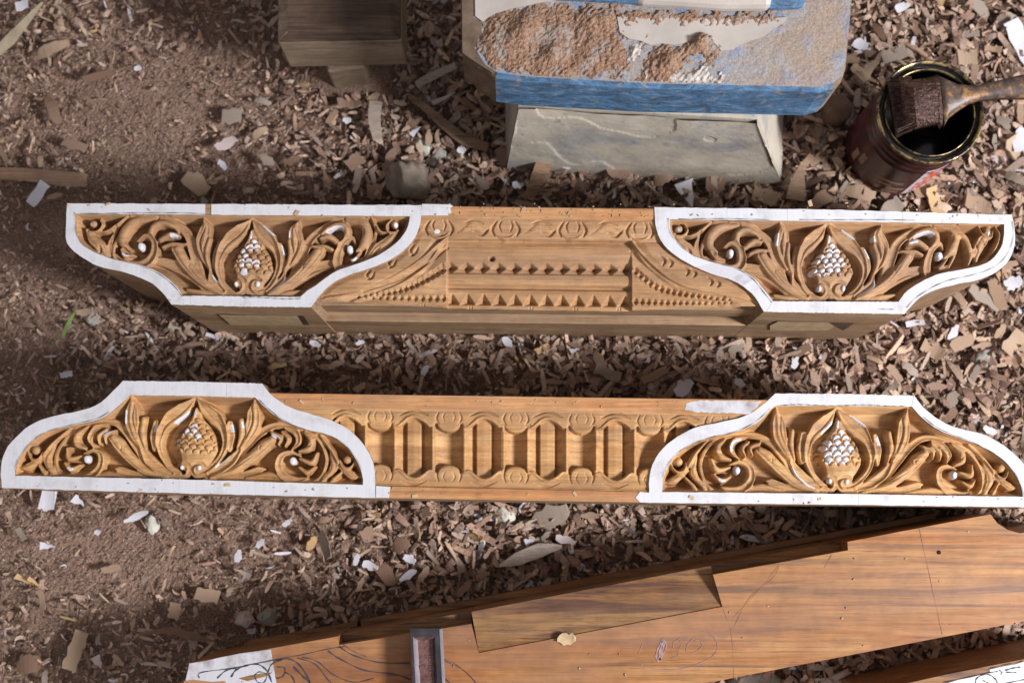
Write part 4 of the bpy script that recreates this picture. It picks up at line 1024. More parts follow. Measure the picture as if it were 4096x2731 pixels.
c = mix(nt, ramp(nt, n2, [(.62, (0, 0, 0)), (.67, (.55, .55, .55))]), c, (.20, .24, .33))
nt.links.new(c, b.inputs['Base Color']); b.inputs['Roughness'].default_value = .85; bump(nt, b, n1, .8, .004)
mesh('base', [(p[0], p[1] + .006, p[2]) for p in Vb_] + [(p[0], p[1] + .006, p[2]) for p in Vt_], F, m, bk)
def rough_face(name, A, B, C_, D, nu, nv, amp, seed, push):
    """bilinear patch A-B (bottom) D-C (top) broken up by chips and hollows"""
    A, B, C_, D = map(np.array, (A, B, C_, D)); u, v_ = np.meshgrid(np.linspace(0, 1, nu), np.linspace(0, 1, nv))
    p = (A * (1 - u[..., None]) + B * u[..., None]) * (1 - v_[..., None]) + (D * (1 - u[..., None]) + C_ * u[..., None]) * v_[..., None]
    f = fbm(u * .9, v_ * .35, .10, seed, 5); st = np.floor(fbm(u * .9, v_ * .4, .16, seed + 1, 3) * 1.6) * .5
    p = p + np.array(push) * (amp * f + amp * 1.3 * st)[..., None]
    idx = np.arange(nu * nv).reshape(nv, nu); q = np.stack([idx[:-1, :-1], idx[:-1, 1:], idx[1:, 1:], idx[1:, :-1]], -1).reshape(-1, 4)
    return grid_mesh(name, p.reshape(-1, 3), q, m, bk, smooth=True)
rough_face('base_front', Vb_[0], Vb_[1], Vt_[1], Vt_[0], 220, 90, .0016, 21, (0, -1, .2))
rough_face('base_side', Vb_[1], Vb_[2], Vt_[2], Vt_[1], 120, 90, .0012, 24, (1, 0, .2))

# ------------------------------------------------------------ wooden box top left
tx, ty = P(1350, 60, .17)
tb = thing('wooden_box', (tx, ty, 0), 'square brown wooden block with a dark top, left of the blue block', 'wooden block')
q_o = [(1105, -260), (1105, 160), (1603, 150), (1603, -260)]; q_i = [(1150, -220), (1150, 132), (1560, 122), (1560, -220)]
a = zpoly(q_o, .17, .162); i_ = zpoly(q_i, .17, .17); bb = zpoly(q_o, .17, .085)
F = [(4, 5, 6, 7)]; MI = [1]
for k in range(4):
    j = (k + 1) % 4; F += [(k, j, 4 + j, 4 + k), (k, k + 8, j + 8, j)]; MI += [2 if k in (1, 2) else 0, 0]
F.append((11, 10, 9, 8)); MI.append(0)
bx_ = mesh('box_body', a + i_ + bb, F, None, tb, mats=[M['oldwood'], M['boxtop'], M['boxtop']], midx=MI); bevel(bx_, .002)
prism('foot', zpoly([(1230, -200), (1262, 178), (1420, 160), (1490, -200)], .17, .084), -.01, M['oldwood'], tb, bev=.003)

# ------------------------------------------------------------ paint tin and brush
def lathe(name, prof, cx, cy, mat, parent, n=72, smooth=True, a0=0, a1=2 * math.pi, wob=0):
    V, F = [], []; full = abs(a1 - a0 - 2 * math.pi) < 1e-6; m = n if full else n + 1
    for (r, z) in prof:
        for k in range(m):
            a = a0 + (a1 - a0) * k / n
            rr = r * (1 + wob * math.sin(3 * a + z * 40))
            V.append((cx + rr * math.cos(a), cy + rr * math.sin(a), z))
    for i in range(len(prof) - 1):
        for k in range(n):
            j = (k + 1) % m; F.append((i * m + k, i * m + j, (i + 1) * m + j, (i + 1) * m + k))
    return mesh(name, V, F, mat, parent, smooth=smooth)
HC = .150; RC = .0563
ccx, ccy = P(3722, 447, HC)
can = thing('paint_tin', (ccx, ccy, 0), 'open dark red paint tin with a gold rim, half full of black varnish', 'paint tin')
m, nt, b = newmat('tin_red')
v = coords(nt); n1 = noise(nt, v, 55, 5, .65); n2 = noise(nt, v, 160, 3, .6)
c = ramp(nt, n1, [(.3, (.018, .007, .007)), (.5, (.055, .012, .014)), (.68, (.11, .028, .032))])
c = mix(nt, ramp(nt, n2, [(.66, (0, 0, 0)), (.72, (.5, .5, .5))]), c, (.25, .16, .16))
nt.links.new(c, b.inputs['Base Color']); b.inputs['Roughness'].default_value = .38; b.inputs['Specular IOR Level'].default_value = .5; bump(nt, b, n1, .15, .001); M['tin'] = m
m, nt, b = newmat('gold_lacquer')
v = coords(nt); n1 = noise(nt, v, 90, 4, .6)
k = ramp(nt, n1, [(.46, (0, 0, 0)), (.60, (1, 1, 1))])
nt.links.new(mix(nt, k, (.05, .042, .035), (.40, .30, .13)), b.inputs['Base Color']); b.inputs['Metallic'].default_value = .75; b.inputs['Roughness'].default_value = .32; M['gold'] = m
M['tar'] = plain('black_varnish', (.012, .009, .010), .16, 0, .2, 20, .02, .5, 20, .3)
M['darkrim'] = plain('tarred_metal', (.045, .04, .04), .3, .6, .5, 80, .3, .5, 200)
M['label_white'] = plain('label_white', (.62, .58, .62), .5, 0, .08, 60, .05)
M['label_red'] = plain('label_orange_red', (.65, .10, .05), .5, 0, .25, 160, .05)
M['label_tan'] = plain('label_tan', (.30, .19, .12), .5, 0, .3, 120, .05)
K_ = .0163
lathe('tin_body', [(RC * .985, .001), (RC * 1.0, .004), (RC * .985, .009), (RC * .985, .100), (RC * 1.0, .103), (RC * .985, .106), (RC * .985, .116), (RC * 1.0, .119), (RC * .985, .122), (RC * .985, .129), (RC * 1.0, .132), (RC * .985, .135), (RC * .99, .145)], ccx, ccy, M['tin'], can)
lathe('rim', [(RC * .985, .1435), (RC * 1.022, .145), (RC * 1.030, .148), (RC * 1.018, .1505), (RC * .985, .1502), (RC * .955, .148)], ccx, ccy, M['gold'], can)
lathe('lid_groove', [(RC * .955, .148), (RC * .935, .143), (RC * .885, .143), (RC * .872, .147)], ccx, ccy, M['darkrim'], can)
lathe('inner_lip', [(RC * .872, .147), (RC * .862, .1485), (RC * .845, .1482), (RC * .835, .146)], ccx, ccy, M['gold'], can)
lathe('inner_wall', [(RC * .835, .146), (RC * .83, .141), (RC * .96, .137), (RC * .96, .05)], ccx, ccy, M['tar'], can)
lathe('varnish', [(RC * .965, .078), (.0001, .078)], ccx, ccy, M['tar'], can)
def cyl_patch(name, a0, a1, z0, z1, mat, parent, r, n=10):
    return lathe(name, [(r, z0), (r, z1)], ccx, ccy, mat, parent, n=n, a0=math.radians(a0), a1=math.radians(a1))
lb = cyl_patch('label', -83, 20, .012, .112, M['label_white'], can, RC * .991, 24)
for k, (a, z0, z1) in enumerate(((-69, .018, .027), (-69, .031, .040), (-64, .030, .044), (-70, .047, .058), (-64, .052, .068), (-69, .073, .082), (-64, .076, .094), (-60, .02, .05), (-58, .06, .09), (-69, .090, .102), (-53, .03, .1))):
    cyl_patch('red_mark', a - 8.0, a - 2.0, z0, z1, M['label_red'], lb, RC * .994, 3)
for (a, z0, z1, w) in ((-152, .045, .072, 4), (-163, .030, .058, 4), (-108, .052, .060, 15), (-112, .040, .047, 8), (-104, .028, .040, 4), (-118, .022, .034, 3), (-96, .03, .038, 9), (-100, .018, .026, 10), (-116, .010, .016, 12)):
    cyl_patch('faded_mark', a - w, a + w, z0, z1, M['label_tan'], can, RC * .9905, 4)

# brush
M['bristle'] = plain('tarred_bristles', (.05, .032, .022), .45, 0, .7, 260, .8, .5, 500)
m, nt, b = newmat('tarred_ferrule'); v = coords(nt, (60, 400, 100)); n1 = noise(nt, v, 1.3, 5, .7, .6); n2 = noise(nt, coords(nt), 170, 4, .7)
nt.links.new(ramp(nt, n1, [(.35, (.03, .016, .013)), (.55, (.09, .045, .035)), (.7, (.20, .13, .11))]), b.inputs['Base Color'])
b.inputs['Roughness'].default_value = .28; b.inputs['Metallic'].default_value = .35; bump(nt, b, n2, .9, .004); M['ferrule'] = m
m, nt, b = newmat('stained_handle'); v = coords(nt, (60, 60, 60)); n1 = noise(nt, v, 1.5, 5, .7, .5)
nt.links.new(ramp(nt, n1, [(.35, (.05, .035, .028)), (.52, (.11, .075, .06)), (.62, (.33, .17, .05)), (.75, (.12, .085, .07))]), b.inputs['Base Color'])
b.inputs['Roughness'].default_value = .45; bump(nt, b, n1, .3, .001); M['handle'] = m
cb = lambda pts: [(3200 + .4464 * x, 180 + .4464 * y) for x, y in pts]
ZH = .1645
br_x, br_y = P(3720, 400, ZH)
brush = thing('paint_brush', (br_x, br_y, ZH - .012), 'flat paint brush caked with dark varnish, lying across the open tin', 'brush')
def slab(name, left, right, zt, th, mat, parent, crown=.003, jag=0, tipdrop=0):
    """left/right: matching edge points along the length; rounded cross-section"""
    V, F = [], []; n = len(left); prof = [(0, -.5), (.04, .05), (.2, .42), (.5, .5), (.8, .42), (.96, .05), (1, -.5)]
    for i in range(n):
        z = zt[i] if hasattr(zt, '__len__') else zt; t_ = th[i] if hasattr(th, '__len__') else th
        a = np.array(P3(*left[i], z)); b_ = np.array(P3(*right[i], z))
        for (u, w) in prof: 
            p = a * (1 - u) + b_ * u; V.append((p[0], p[1], z - t_ / 2 + t_ * w + (random.uniform(-jag, jag) if jag else 0)))
        for (u, w) in prof[1:-1][::-1]:
            p = a * (1 - u) + b_ * u; V.append((p[0], p[1], z - t_ / 2 - t_ * .5 * (1 if .1 < u < .9 else .8)))
    m_ = len(prof) + len(prof) - 2
    for i in range(n - 1):
        for k in range(m_):
            j = (k + 1) % m_; F.append((i * m_ + k, i * m_ + j, (i + 1) * m_ + j, (i + 1) * m_ + k))
    F.append(tuple(range(m_))[::-1]); F.append(tuple((n - 1) * m_ + k for k in range(m_)))
    return mesh(name, V, F, mat, parent, smooth=True)
slab('handle', cb([(1238, 232), (1330, 275), (1430, 325), (1590, 346), (1750, 310), (1900, 268), (2050, 232), (2400, 190)]),
     cb([(1322, 716), (1350, 650), (1420, 590), (1540, 510), (1640, 480), (1800, 460), (2050, 455), (2400, 460)]), [ZH + .001, ZH + .001, ZH + .001, ZH + .001, ZH + .003, ZH + .005, ZH + .008, ZH + .013], [.014, .014, .013, .012, .012, .013, .014, .014], M['handle'], brush)
slab('ferrule', cb([(985, 285), (1010, 278), (1100, 262), (1190, 248), (1215, 240), (1245, 236)]), cb([(1040, 735), (1060, 732), (1150, 712), (1240, 692), (1270, 690), (1300, 716)]),
     [ZH, ZH + .001, ZH + .001, ZH + .001, ZH + .002, ZH + .002], [.016, .018, .018, .018, .019, .017], M['ferrule'], brush, jag=.0004)
bsl = slab('bristles', cb([(785, 300), (830, 292), (900, 290), (985, 284)]), cb([(872, 826), (905, 806), (965, 770), (1042, 738)]), [ZH - .010, ZH - .006, ZH - .003, ZH - .0005], [.008, .012, .014, .016], M['bristle'], brush, jag=.0003)
# separate bristle strands standing proud
V, F = [], []
for k in range(150):
    u = random.random(); t0 = random.uniform(-.15, .15)
    A = np.array(cb([(1000 + 50 * u, 288 + 450 * u)])[0]); B_ = np.array(cb([(775 + 95 * u + random.uniform(-14, 30), 298 + 525 * u + random.uniform(-8, 8))])[0])
    pts = [(A * (1 - s) + B_ * s) for s in (0, .5, 1)]; zz = [ZH + .0002, ZH + .0005, ZH - .0065 + random.uniform(-.001, .002)]; b0 = len(V)
    for q, (p, z) in enumerate(zip(pts, zz)):
        w = (1.6, 1.4, .5)[q]
        for (dy, dz) in ((-w, 0), (0, .0008), (w, 0)): V.append(P3(p[0], p[1] + dy, z + dz))
    for q in range(2):
        for e in range(2): F.append((b0 + 3 * q + e, b0 + 3 * q + e + 1, b0 + 3 * q + e + 4, b0 + 3 * q + e + 3))
mesh('strands', V, F, M['ferrule'], bsl)

# ------------------------------------------------------------ stones, pebbles, sticks, paper scraps
M['stone'] = plain('grey_stone', (.30, .285, .26), .9, 0, .25, 60, .8, .2, 300)
M['stone_pale'] = plain('pale_stone', (.50, .49, .43), .85, 0, .12, 70, .4, .2, 200)
M['rock'] = plain('brown_rock', (.24, .20, .16), .9, 0, .4, 45, 1, .2, 180)
M['scrap'] = plain('white_scrap', (.58, .58, .63), .8, 0, .06, 50, .1)
M['scrap_pink'] = plain('pinkish_scrap', (.50, .42, .41), .8, 0, .1, 50, .1)
M['grass'] = plain('green_grass', (.17, .28, .08), .6, 0, .2, 50, .1)
M['straw'] = plain('dry_leaf', (.40, .34, .24), .8, 0, .2, 60, .3)
M['offcut'] = plain('dark_offcut', (.15, .095, .065), .85, 0, .35, 45, .4)
M['lath'] = wood('lath_wood', (.22, .13, .08), (.30, .19, .12), (.38, .26, .17), (.14, .08, .05), .5, offs=41)
def chipwood(name, cols):
    m, nt, b = newmat(name); oi = N(nt, 'ShaderNodeObjectInfo')
    base = ramp(nt, oi.outputs['Random'], cols)
    v = coords(nt, (90, 900, 300)); n1 = noise(nt, v, 1, 4, .6, .2)
    c = mix(nt, 1.0, base, ramp(nt, n1, [(.3, (.66, .64, .62)), (.62, (1.12, 1.1, 1.08))]), 'MULTIPLY')
    nt.links.new(c, b.inputs['Base Color']); b.inputs['Roughness'].default_value = .85; b.inputs['Specular IOR Level'].default_value = .15
    bump(nt, b, n1, .4, .0008); return m
M['chip_tan'] = chipwood('chip_tan', [(0, (.30, .205, .14)), (.5, (.38, .275, .20)), (1, (.46, .35, .25))])
M['chip_brown'] = chipwood('chip_brown', [(0, (.17, .105, .072)), (.5, (.25, .165, .12)), (1, (.31, .215, .165))])
M['chip_grey'] = chipwood('chip_grey', [(0, (.22, .175, .145)), (.5, (.30, .25, .21)), (1, (.37, .32, .275))])
M['chip_gold'] = chipwood('chip_gold', [(0, (.46, .30, .14)), (1, (.56, .40, .22))])

def stone(name, px, py, rx, ry, ang, mat, label, seed, h=.5, z=None, cat='stone'):
    import bmesh
    bmx = bmesh.new(); bmesh.ops.create_icosphere(bmx, subdivisions=4, radius=1)
    for v in bmx.verts:
        d = 1 + .30 * mnoise.noise(v.co * 1.3 + Vector((seed * 3.1, 0, 0))) + .22 * mnoise.noise(v.co * 3.3 + Vector((seed, 5, 0))) + .08 * mnoise.noise(v.co * 9 + Vector((seed, 9, 0)))
        v.co = v.co * d
        # a few flat facets
    r = random.Random(seed)
    for _ in range(7):
        nn = Vector((r.uniform(-1, 1), r.uniform(-1, 1), r.uniform(-.2, 1))).normalized(); dd = r.uniform(.72, .9)
        for v in bmx.verts:
            q = v.co.dot(nn)
            if q > dd: v.co -= nn * (q - dd)
    x, y = P(px, py, 0); g = float(ground(np.array([x]), np.array([y]))[0]); sx, sy = rx * U, ry * U; sz = min(sx, sy) * h * 1.3
    for v in bmx.verts: v.co = Vector((v.co.x * sx, v.co.y * sy, v.co.z * sz))
    me = bpy.data.meshes.new(name); bmx.to_mesh(me); bmx.free(); me.materials.append(mat)
    me.polygons.foreach_set('use_smooth', [True] * len(me.polygons))
    o = bpy.data.objects.new(name, me); COL.objects.link(o); o.location = (x, y, g + sz * .55 + .002); o.rotation_euler = (0, 0, math.radians(ang))
    return tag(o, label, cat)
stone('rock', 1640, 745, 88, 90, 70, M['rock'], 'rough grey brown rock standing against the upper edge of the rail nearer the blue block', 1, .8, cat='rock')
stone('stone', 1694, 588, 34, 44, 20, M['stone_pale'], 'pale greenish wedge shaped stone above the brown rock', 2)
stone('stone', 1752, 640, 30, 46, -25, M['stone'], 'speckled grey stone between the pale wedge shaped stone and the rock', 3)
stone('stone', 2019, 2060, 44, 44, 10, M['stone_pale'], 'cream coloured pebble just below the rail nearer the plain beam', 4)
stone('stone', 620, 2097, 26, 40, 12, M['stone_pale'], 'oval cream pebble in the fine sawdust at the lower left', 5)
stone('stone', 982, 2472, 38, 32, -10, M['scrap_pink'], 'pinkish white stone left of its grey neighbour near the end of the beam', 6)
stone('stone', 1074, 2464, 42, 38, 30, M['stone'], 'grey stone right of the pinkish one near the end of the beam', 7)
stone('stone', 3927, 1440, 52, 44, 20, M['stone'], 'grey stone among chips at the right between the two rails', 8)
stone('stone', 374, 1272, 38, 30, -30, M['stone'], 'blue grey stone in the dark shavings left of the upper rail', 9)
stone('stone', 250, 110, 24, 30, 0, M['chip_tan'], 'tan pebble in the shavings at the top left', 10)
stone('stone', 3990, 640, 46, 26, -20, M['scrap_pink'], 'whitish lump of stone right of the tin', 12)
stone('stone', 3030, 2740, 110, 60, 0, M['stone'], 'large dark grey stone under the lower edge of the plain beam', 13)
# round offcut left of the tin
x, y = P(3345, 445, .02)
oc = lathe('wood_offcut', [(.0001, .034), (.0150, .034), (.0165, .031), (.0165, -.003)], x, y, M['offcut'], None, n=28); tag(oc, 'round dark brown wooden offcut between the blue block and the tin', 'offcut')

def bentstrip(name, pts, w, mat, label, cat, z0=.006, lift=.0, th=.0025, group=None, curlx=0):
    c = catmull(pts, 6); n = len(c); d = np.gradient(c, axis=0); d /= np.hypot(d[:, 0], d[:, 1])[:, None]; V, F = [], []
    for k in range(n):
        t = k / (n - 1); ww = (np.interp(t, np.linspace(0, 1, len(w)), w) if hasattr(w, '__len__') else w) / 2
        x, y = P(*c[k], 0.01); g = float(ground(np.array([x]), np.array([y]))[0])
        z = g + z0 + lift * math.sin(math.pi * t)
        for s, dz in ((-1, curlx), (1, 0), (1, -th), (-1, -th + curlx)):
            V.append(P3(c[k][0] - d[k][1] * ww * s, c[k][1] + d[k][0] * ww * s, z + dz))
    for k in range(n - 1):
        for q in range(4): F.append((4 * k + q, 4 * k + (q + 1) % 4, 4 * k + 4 + (q + 1) % 4, 4 * k + 4 + q))
    F += [(0, 3, 2, 1), (4 * n - 4, 4 * n - 3, 4 * n - 2, 4 * n - 1)]
    mid = P(*c[n // 2], .01)
    return tag(mesh(name, V, F, mat, origin=(mid[0], mid[1], 0)), label, cat, group)
ZL0 = .012
bentstrip('wood_lath', [(-60, 690), (120, 700), (240, 714), (348, 722)], [46, 52, 60, 52], M['lath'], 'flat broken brown wood lath entering from the left edge', 'lath', ZL0 + .006, th=.008)
bentstrip('dry_leaf_blade', [(-40, 235), (40, 160), (110, 80), (170, 10)], [34, 46, 30, 10], M['straw'], 'long pale dry leaf blade at the upper left edge', 'leaf', ZL0 + .006, .004)
bentstrip('stick', [(1635, 385), (1700, 430), (1780, 500), (1860, 560), (1952, 590)], [22, 30, 40, 44, 36], M['lath'], 'long crooked brown stick below the left end of the blue block', 'stick', ZL0 + .006, .006, th=.006)
bentstrip('wood_splinter', [(2205, 560), (2180, 640), (2150, 720), (2112, 796)], [30, 64, 62, 40], M['lath'], 'thick brown splinter leaning against the pale base of the blue block', 'splinter', ZL0 + .012, .006, th=.008)
bentstrip('wood_splinter', [(1665, 340), (1730, 305), (1822, 262)], [30, 34, 26], M['chip_grey'], 'pale flat splinter lying between the brown block and the blue block', 'splinter', ZL0 + .010, .003, th=.004)
bentstrip('wood_splinter', [(1504, 405), (1498, 480), (1512, 560)], [52, 50, 38], M['chip_grey'], 'upright tan strip of wood above the rock', 'splinter', ZL0 + .010, .005)
bentstrip('wood_splinter', [(3248, 620), (3205, 680), (3190, 745), (3180, 800)], [24, 30, 66, 74], M['chip_tan'], 'tan forked splinter at the foot of the tin', 'splinter', ZL0 + .010, .004)
bentstrip('grass_blade', [(250, 1352), (270, 1300), (292, 1262), (308, 1226)], [12, 15, 10, 3], M['grass'], 'thin fresh green grass blade left of the upper rail', 'grass blade', .03, .01, th=.0005)
bentstrip('dry_leaf_blade', [(560, 2535), (680, 2520), (770, 2545), (850, 2562)], [6, 30, 34, 8], M['chip_brown'], 'long narrow brown dead leaf near the left end of the beam', 'leaf', ZL0 + .008, .002, th=.001)
bentstrip('wood_splinter', [(1998, 2262), (2070, 2235), (2160, 2200), (2248, 2184)], [10, 52, 58, 14], M['chip_grey'], 'long spindle shaped grey shaving below the lower rail', 'splinter', ZL0 + .008, .004)

SC = [  # x, y, length, width, angle, shape, label (paper scraps)
 (86,22,52,44,20,'strip','white square scrap at the top left corner'), (550,273,30,26,0,'oval','small white scrap in the fine sawdust at the upper left'),
 (152,775,105,50,58,'strip','large white piece of card below the brown lath'), (906,575,92,46,28,'shard','pale pinkish shaving above the left panel of the upper rail'),
 (890,660,48,26,-50,'oval','curved white scrap above the left panel of the upper rail'), (1774,392,105,24,22,'point','long pinkish white scrap left of the blue block'),
 (1846,600,34,34,0,'oval','round white scrap below the crooked stick'), (1387,481,36,26,10,'oval','small white scrap left of the upright tan strip'),
 (2255,663,60,22,-30,'shard','white scrap next to the thick brown splinter'), (1663,525,50,26,40,'point','white torn scrap above the pale wedge shaped stone'),
 (2754,775,100,78,-70,'point','white triangular scrap above the middle of the upper rail'), (2414,636,60,28,-12,'shard','torn white scrap in front of the pale base'),
 (2306,601,66,32,5,'oval','smooth white scrap at the left part of the pale base'), (2646,632,56,40,35,'point','white curled scrap at the middle of the pale base'),
 (2776,690,48,30,0,'strip','small white scrap above the triangular one'), (3441,180,60,44,-20,'shard','white scrap right of the blue block'),
 (4080,560,110,62,75,'oval','big white lump of card at the right edge beside the tin'), (4085,170,190,70,-65,'strip','large white card at the top right edge'),
 (3660,1292,72,24,8,'strip','white strip lying under the right end of the upper rail'), (4052,1132,70,56,30,'shard','white piece right of the upper rail'),
 (2734,1550,80,62,40,'shard','cluster like white scrap between the middles of the two rails'), (2029,1367,52,30,-50,'oval','white scrap just under the middle of the upper rail'),
 (190,2000,60,84,-8,'strip','white rectangular scrap under the left panel of the lower rail'), (315,2005,48,40,-40,'point','white pointed scrap under the left panel of the lower rail'),
 (545,2065,105,26,22,'oval','white crescent scrap in the lower left sawdust'), (190,2184,58,30,-5,'point','small white half round scrap in the lower left sawdust'),
 (390,2128,26,22,0,'oval','tiny white scrap in the lower left sawdust'), (1042,2172,40,26,55,'shard','white scrap below the left panel of the lower rail'),
 (1425,2236,46,26,70,'oval','white oval scrap above the middle of the beam'), (1480,2260,64,34,-20,'shard','white torn scrap beside the white oval one above the beam'),
 (1632,2300,78,28,30,'oval','white shell shaped scrap below the lower rail'), (1640,2235,50,34,-30,'shard','white flake right of the torn scrap above the beam'), (2120,2165,44,32,20,'point','white flake below the middle of the lower rail'),
 (2262,2160,80,34,-15,'shard','pinkish white shaving below the lower rail'), (390,2645,52,44,-60,'point','pinkish white scrap at the bottom left'),
 (953,2222,48,32,80,'shard','white scrap at the edge of the fine sawdust near the beam'), (3610,30,60,40,20,'shard','white scrap at the top right beyond the blue block'),
 (1150,2090,40,22,40,'shard','small white flake under the right end of the left panel'), (3815,1330,70,34,60,'shard','white wavy scrap right of the upper rail near its end'), (2070,740,46,30,0,'shard','white flake right of the brown rock'),
 (1260,1375,44,24,-20,'shard','white flake under the left panel of the upper rail'), (850,1345,56,16,-20,'strip','thin white flake under the left end of the upper rail'), (1440,1370,36,20,20,'oval','pale flake between the rails left of centre'),
 (1700,1480,40,26,60,'shard','white flake halfway between the rails'), (2960,1530,46,30,-30,'shard','white flake above the right panel of the lower rail'), (2300,1400,40,22,20,'point','white flake beneath the middle notches of the upper rail'),
 (3180,1450,50,28,70,'shard','white flake between the two right panels'), (3960,1720,60,30,-20,'oval','white flake above the right end of the lower rail'), (265,1497,50,24,10,'strip','white flake in the shade left of the rails')]
for k, (x, y, L, w_, a, sh, lab) in enumerate(SC):
    wx, wy = P(x, y, .02); g = float(ground(np.array([wx]), np.array([wy]))[0])
    chipobj('paper_scrap', x, y, g + .017, L * U, w_ * U, a, M['scrap_pink'] if 'pink' in lab else M['scrap'], .12, 100 + k, shape=sh, th=.0008, tilt=(random.uniform(-.2, .2), random.uniform(-.15, .15)), label=lab, cat='paper scrap')

# ------------------------------------------------------------ wood chips
feet = [[P(x, y, ZT) for x, y in ring(UL_O, UL_I)[0]], [P(x, y, ZT) for x, y in ring(UR_O, UR_I)[0]], [P(x, y, ZT) for x, y in ring(LL_O, LL_I)[0]], [P(x, y, ZT) for x, y in ring(LR_O, LR_I)[0]],
        [P(x, y, ZT) for x, y in ((1240, 822), (3062, 840), (3062, 1246), (1240, 1226))], [P(x, y, ZT) for x, y in ((1040, 1571), (3110, 1602), (3110, 2010), (1040, 1990))],
        [P(x, y, ZB) for x, y in top1], [P(x, y, ZC) for x, y in ((3480, 2765), (3790, 2695), (4300, 2595), (4300, 2950), (3480, 3000))],
        [P(x, y, 0) for x, y in ((2020, 700), (3132, 735), (3135, -60), (2020, -60))], [P(x, y, .17) for x, y in ((1215, -200), (1215, 200), (1530, 200), (1530, -200))]]
def free(X, Y, pad=.0):
    ok = np.ones(X.shape, bool)
    for q in feet:
        q = np.array(q); ok &= ~inside(q, X, Y)
        if pad: ok &= dist_poly(q, X, Y) > pad
    ok &= np.hypot(X - ccx, Y - ccy) > RC + pad
    return ok
def proto(kind, r):
    """unit chip, length 1 along x; returns verts, quads"""
    if kind == 'flake': k = 4
    elif kind == 'crumb': k = 1
    else: k = 5
    curl = r.normal(0, .16) if kind != 'crumb' else 0
    wr = {'flake': r.uniform(.24, .52), 'crumb': r.uniform(.4, .8), 'curl': r.uniform(.22, .4), 'needle': r.uniform(.09, .22)}[kind]
    if kind == 'curl': curl = r.choice([-1, 1]) * r.uniform(.15, .38)
    th = {'flake': .05, 'crumb': .25, 'curl': .04, 'needle': .06}[kind]
    V, F = [], []; tw = r.normal(0, .25); bend = r.normal(0, .12 if kind != 'needle' else .03); curl = curl * (.35 if kind == 'needle' else 1); ends = r.uniform(.35, 1, 2)
    for i in range(k + 1):
        t = i / k; w = wr * (min(1, ends[0] + 3 * t) * min(1, ends[1] + 3 * (1 - t))) * r.uniform(.82, 1.12); x = t - .5
        z = curl * (4 * x * x - .4); a = tw * x * 2; yo = bend * (4 * x * x)
        for s, dz in ((-1, 0), (1, 0), (1, -th), (-1, -th)):
            y = s * w / 2; V.append((x + r.uniform(-.05, .05), yo + y * math.cos(a) - dz * math.sin(a), z + y * math.sin(a) + dz))
    for i in range(k):
        for q in range(4): F.append((4 * i + q, 4 * i + (q + 1) % 4, 4 * i + 4 + (q + 1) % 4, 4 * i + 4 + q))
    F += [(0, 3, 2, 1), (4 * k, 4 * k + 1, 4 * k + 2, 4 * k + 3)]
    return np.array(V), np.array(F)
PAL = 1.08 * np.array([(.33, .225, .172), (.37, .27, .21), (.27, .18, .138), (.43, .325, .255), (.21, .14, .11), (.33, .25, .21), (.39, .305, .255), (.48, .355, .265), (.14, .09, .07), (.36, .24, .18)])
def rotm(a, b_, c):
    ca, sa, cb_, sb, cc_, sc = np.cos(a), np.sin(a), np.cos(b_), np.sin(b_), np.cos(c), np.sin(c)
    return np.stack([np.stack([cc_ * cb_, cc_ * sb * sa - sc * ca, cc_ * sb * ca + sc * sa], -1), np.stack([sc * cb_, sc * sb * sa + cc_ * ca, sc * sb * ca - cc_ * sa], -1), np.stack([-sb, cb_ * sa, cb_ * ca], -1)], -2)
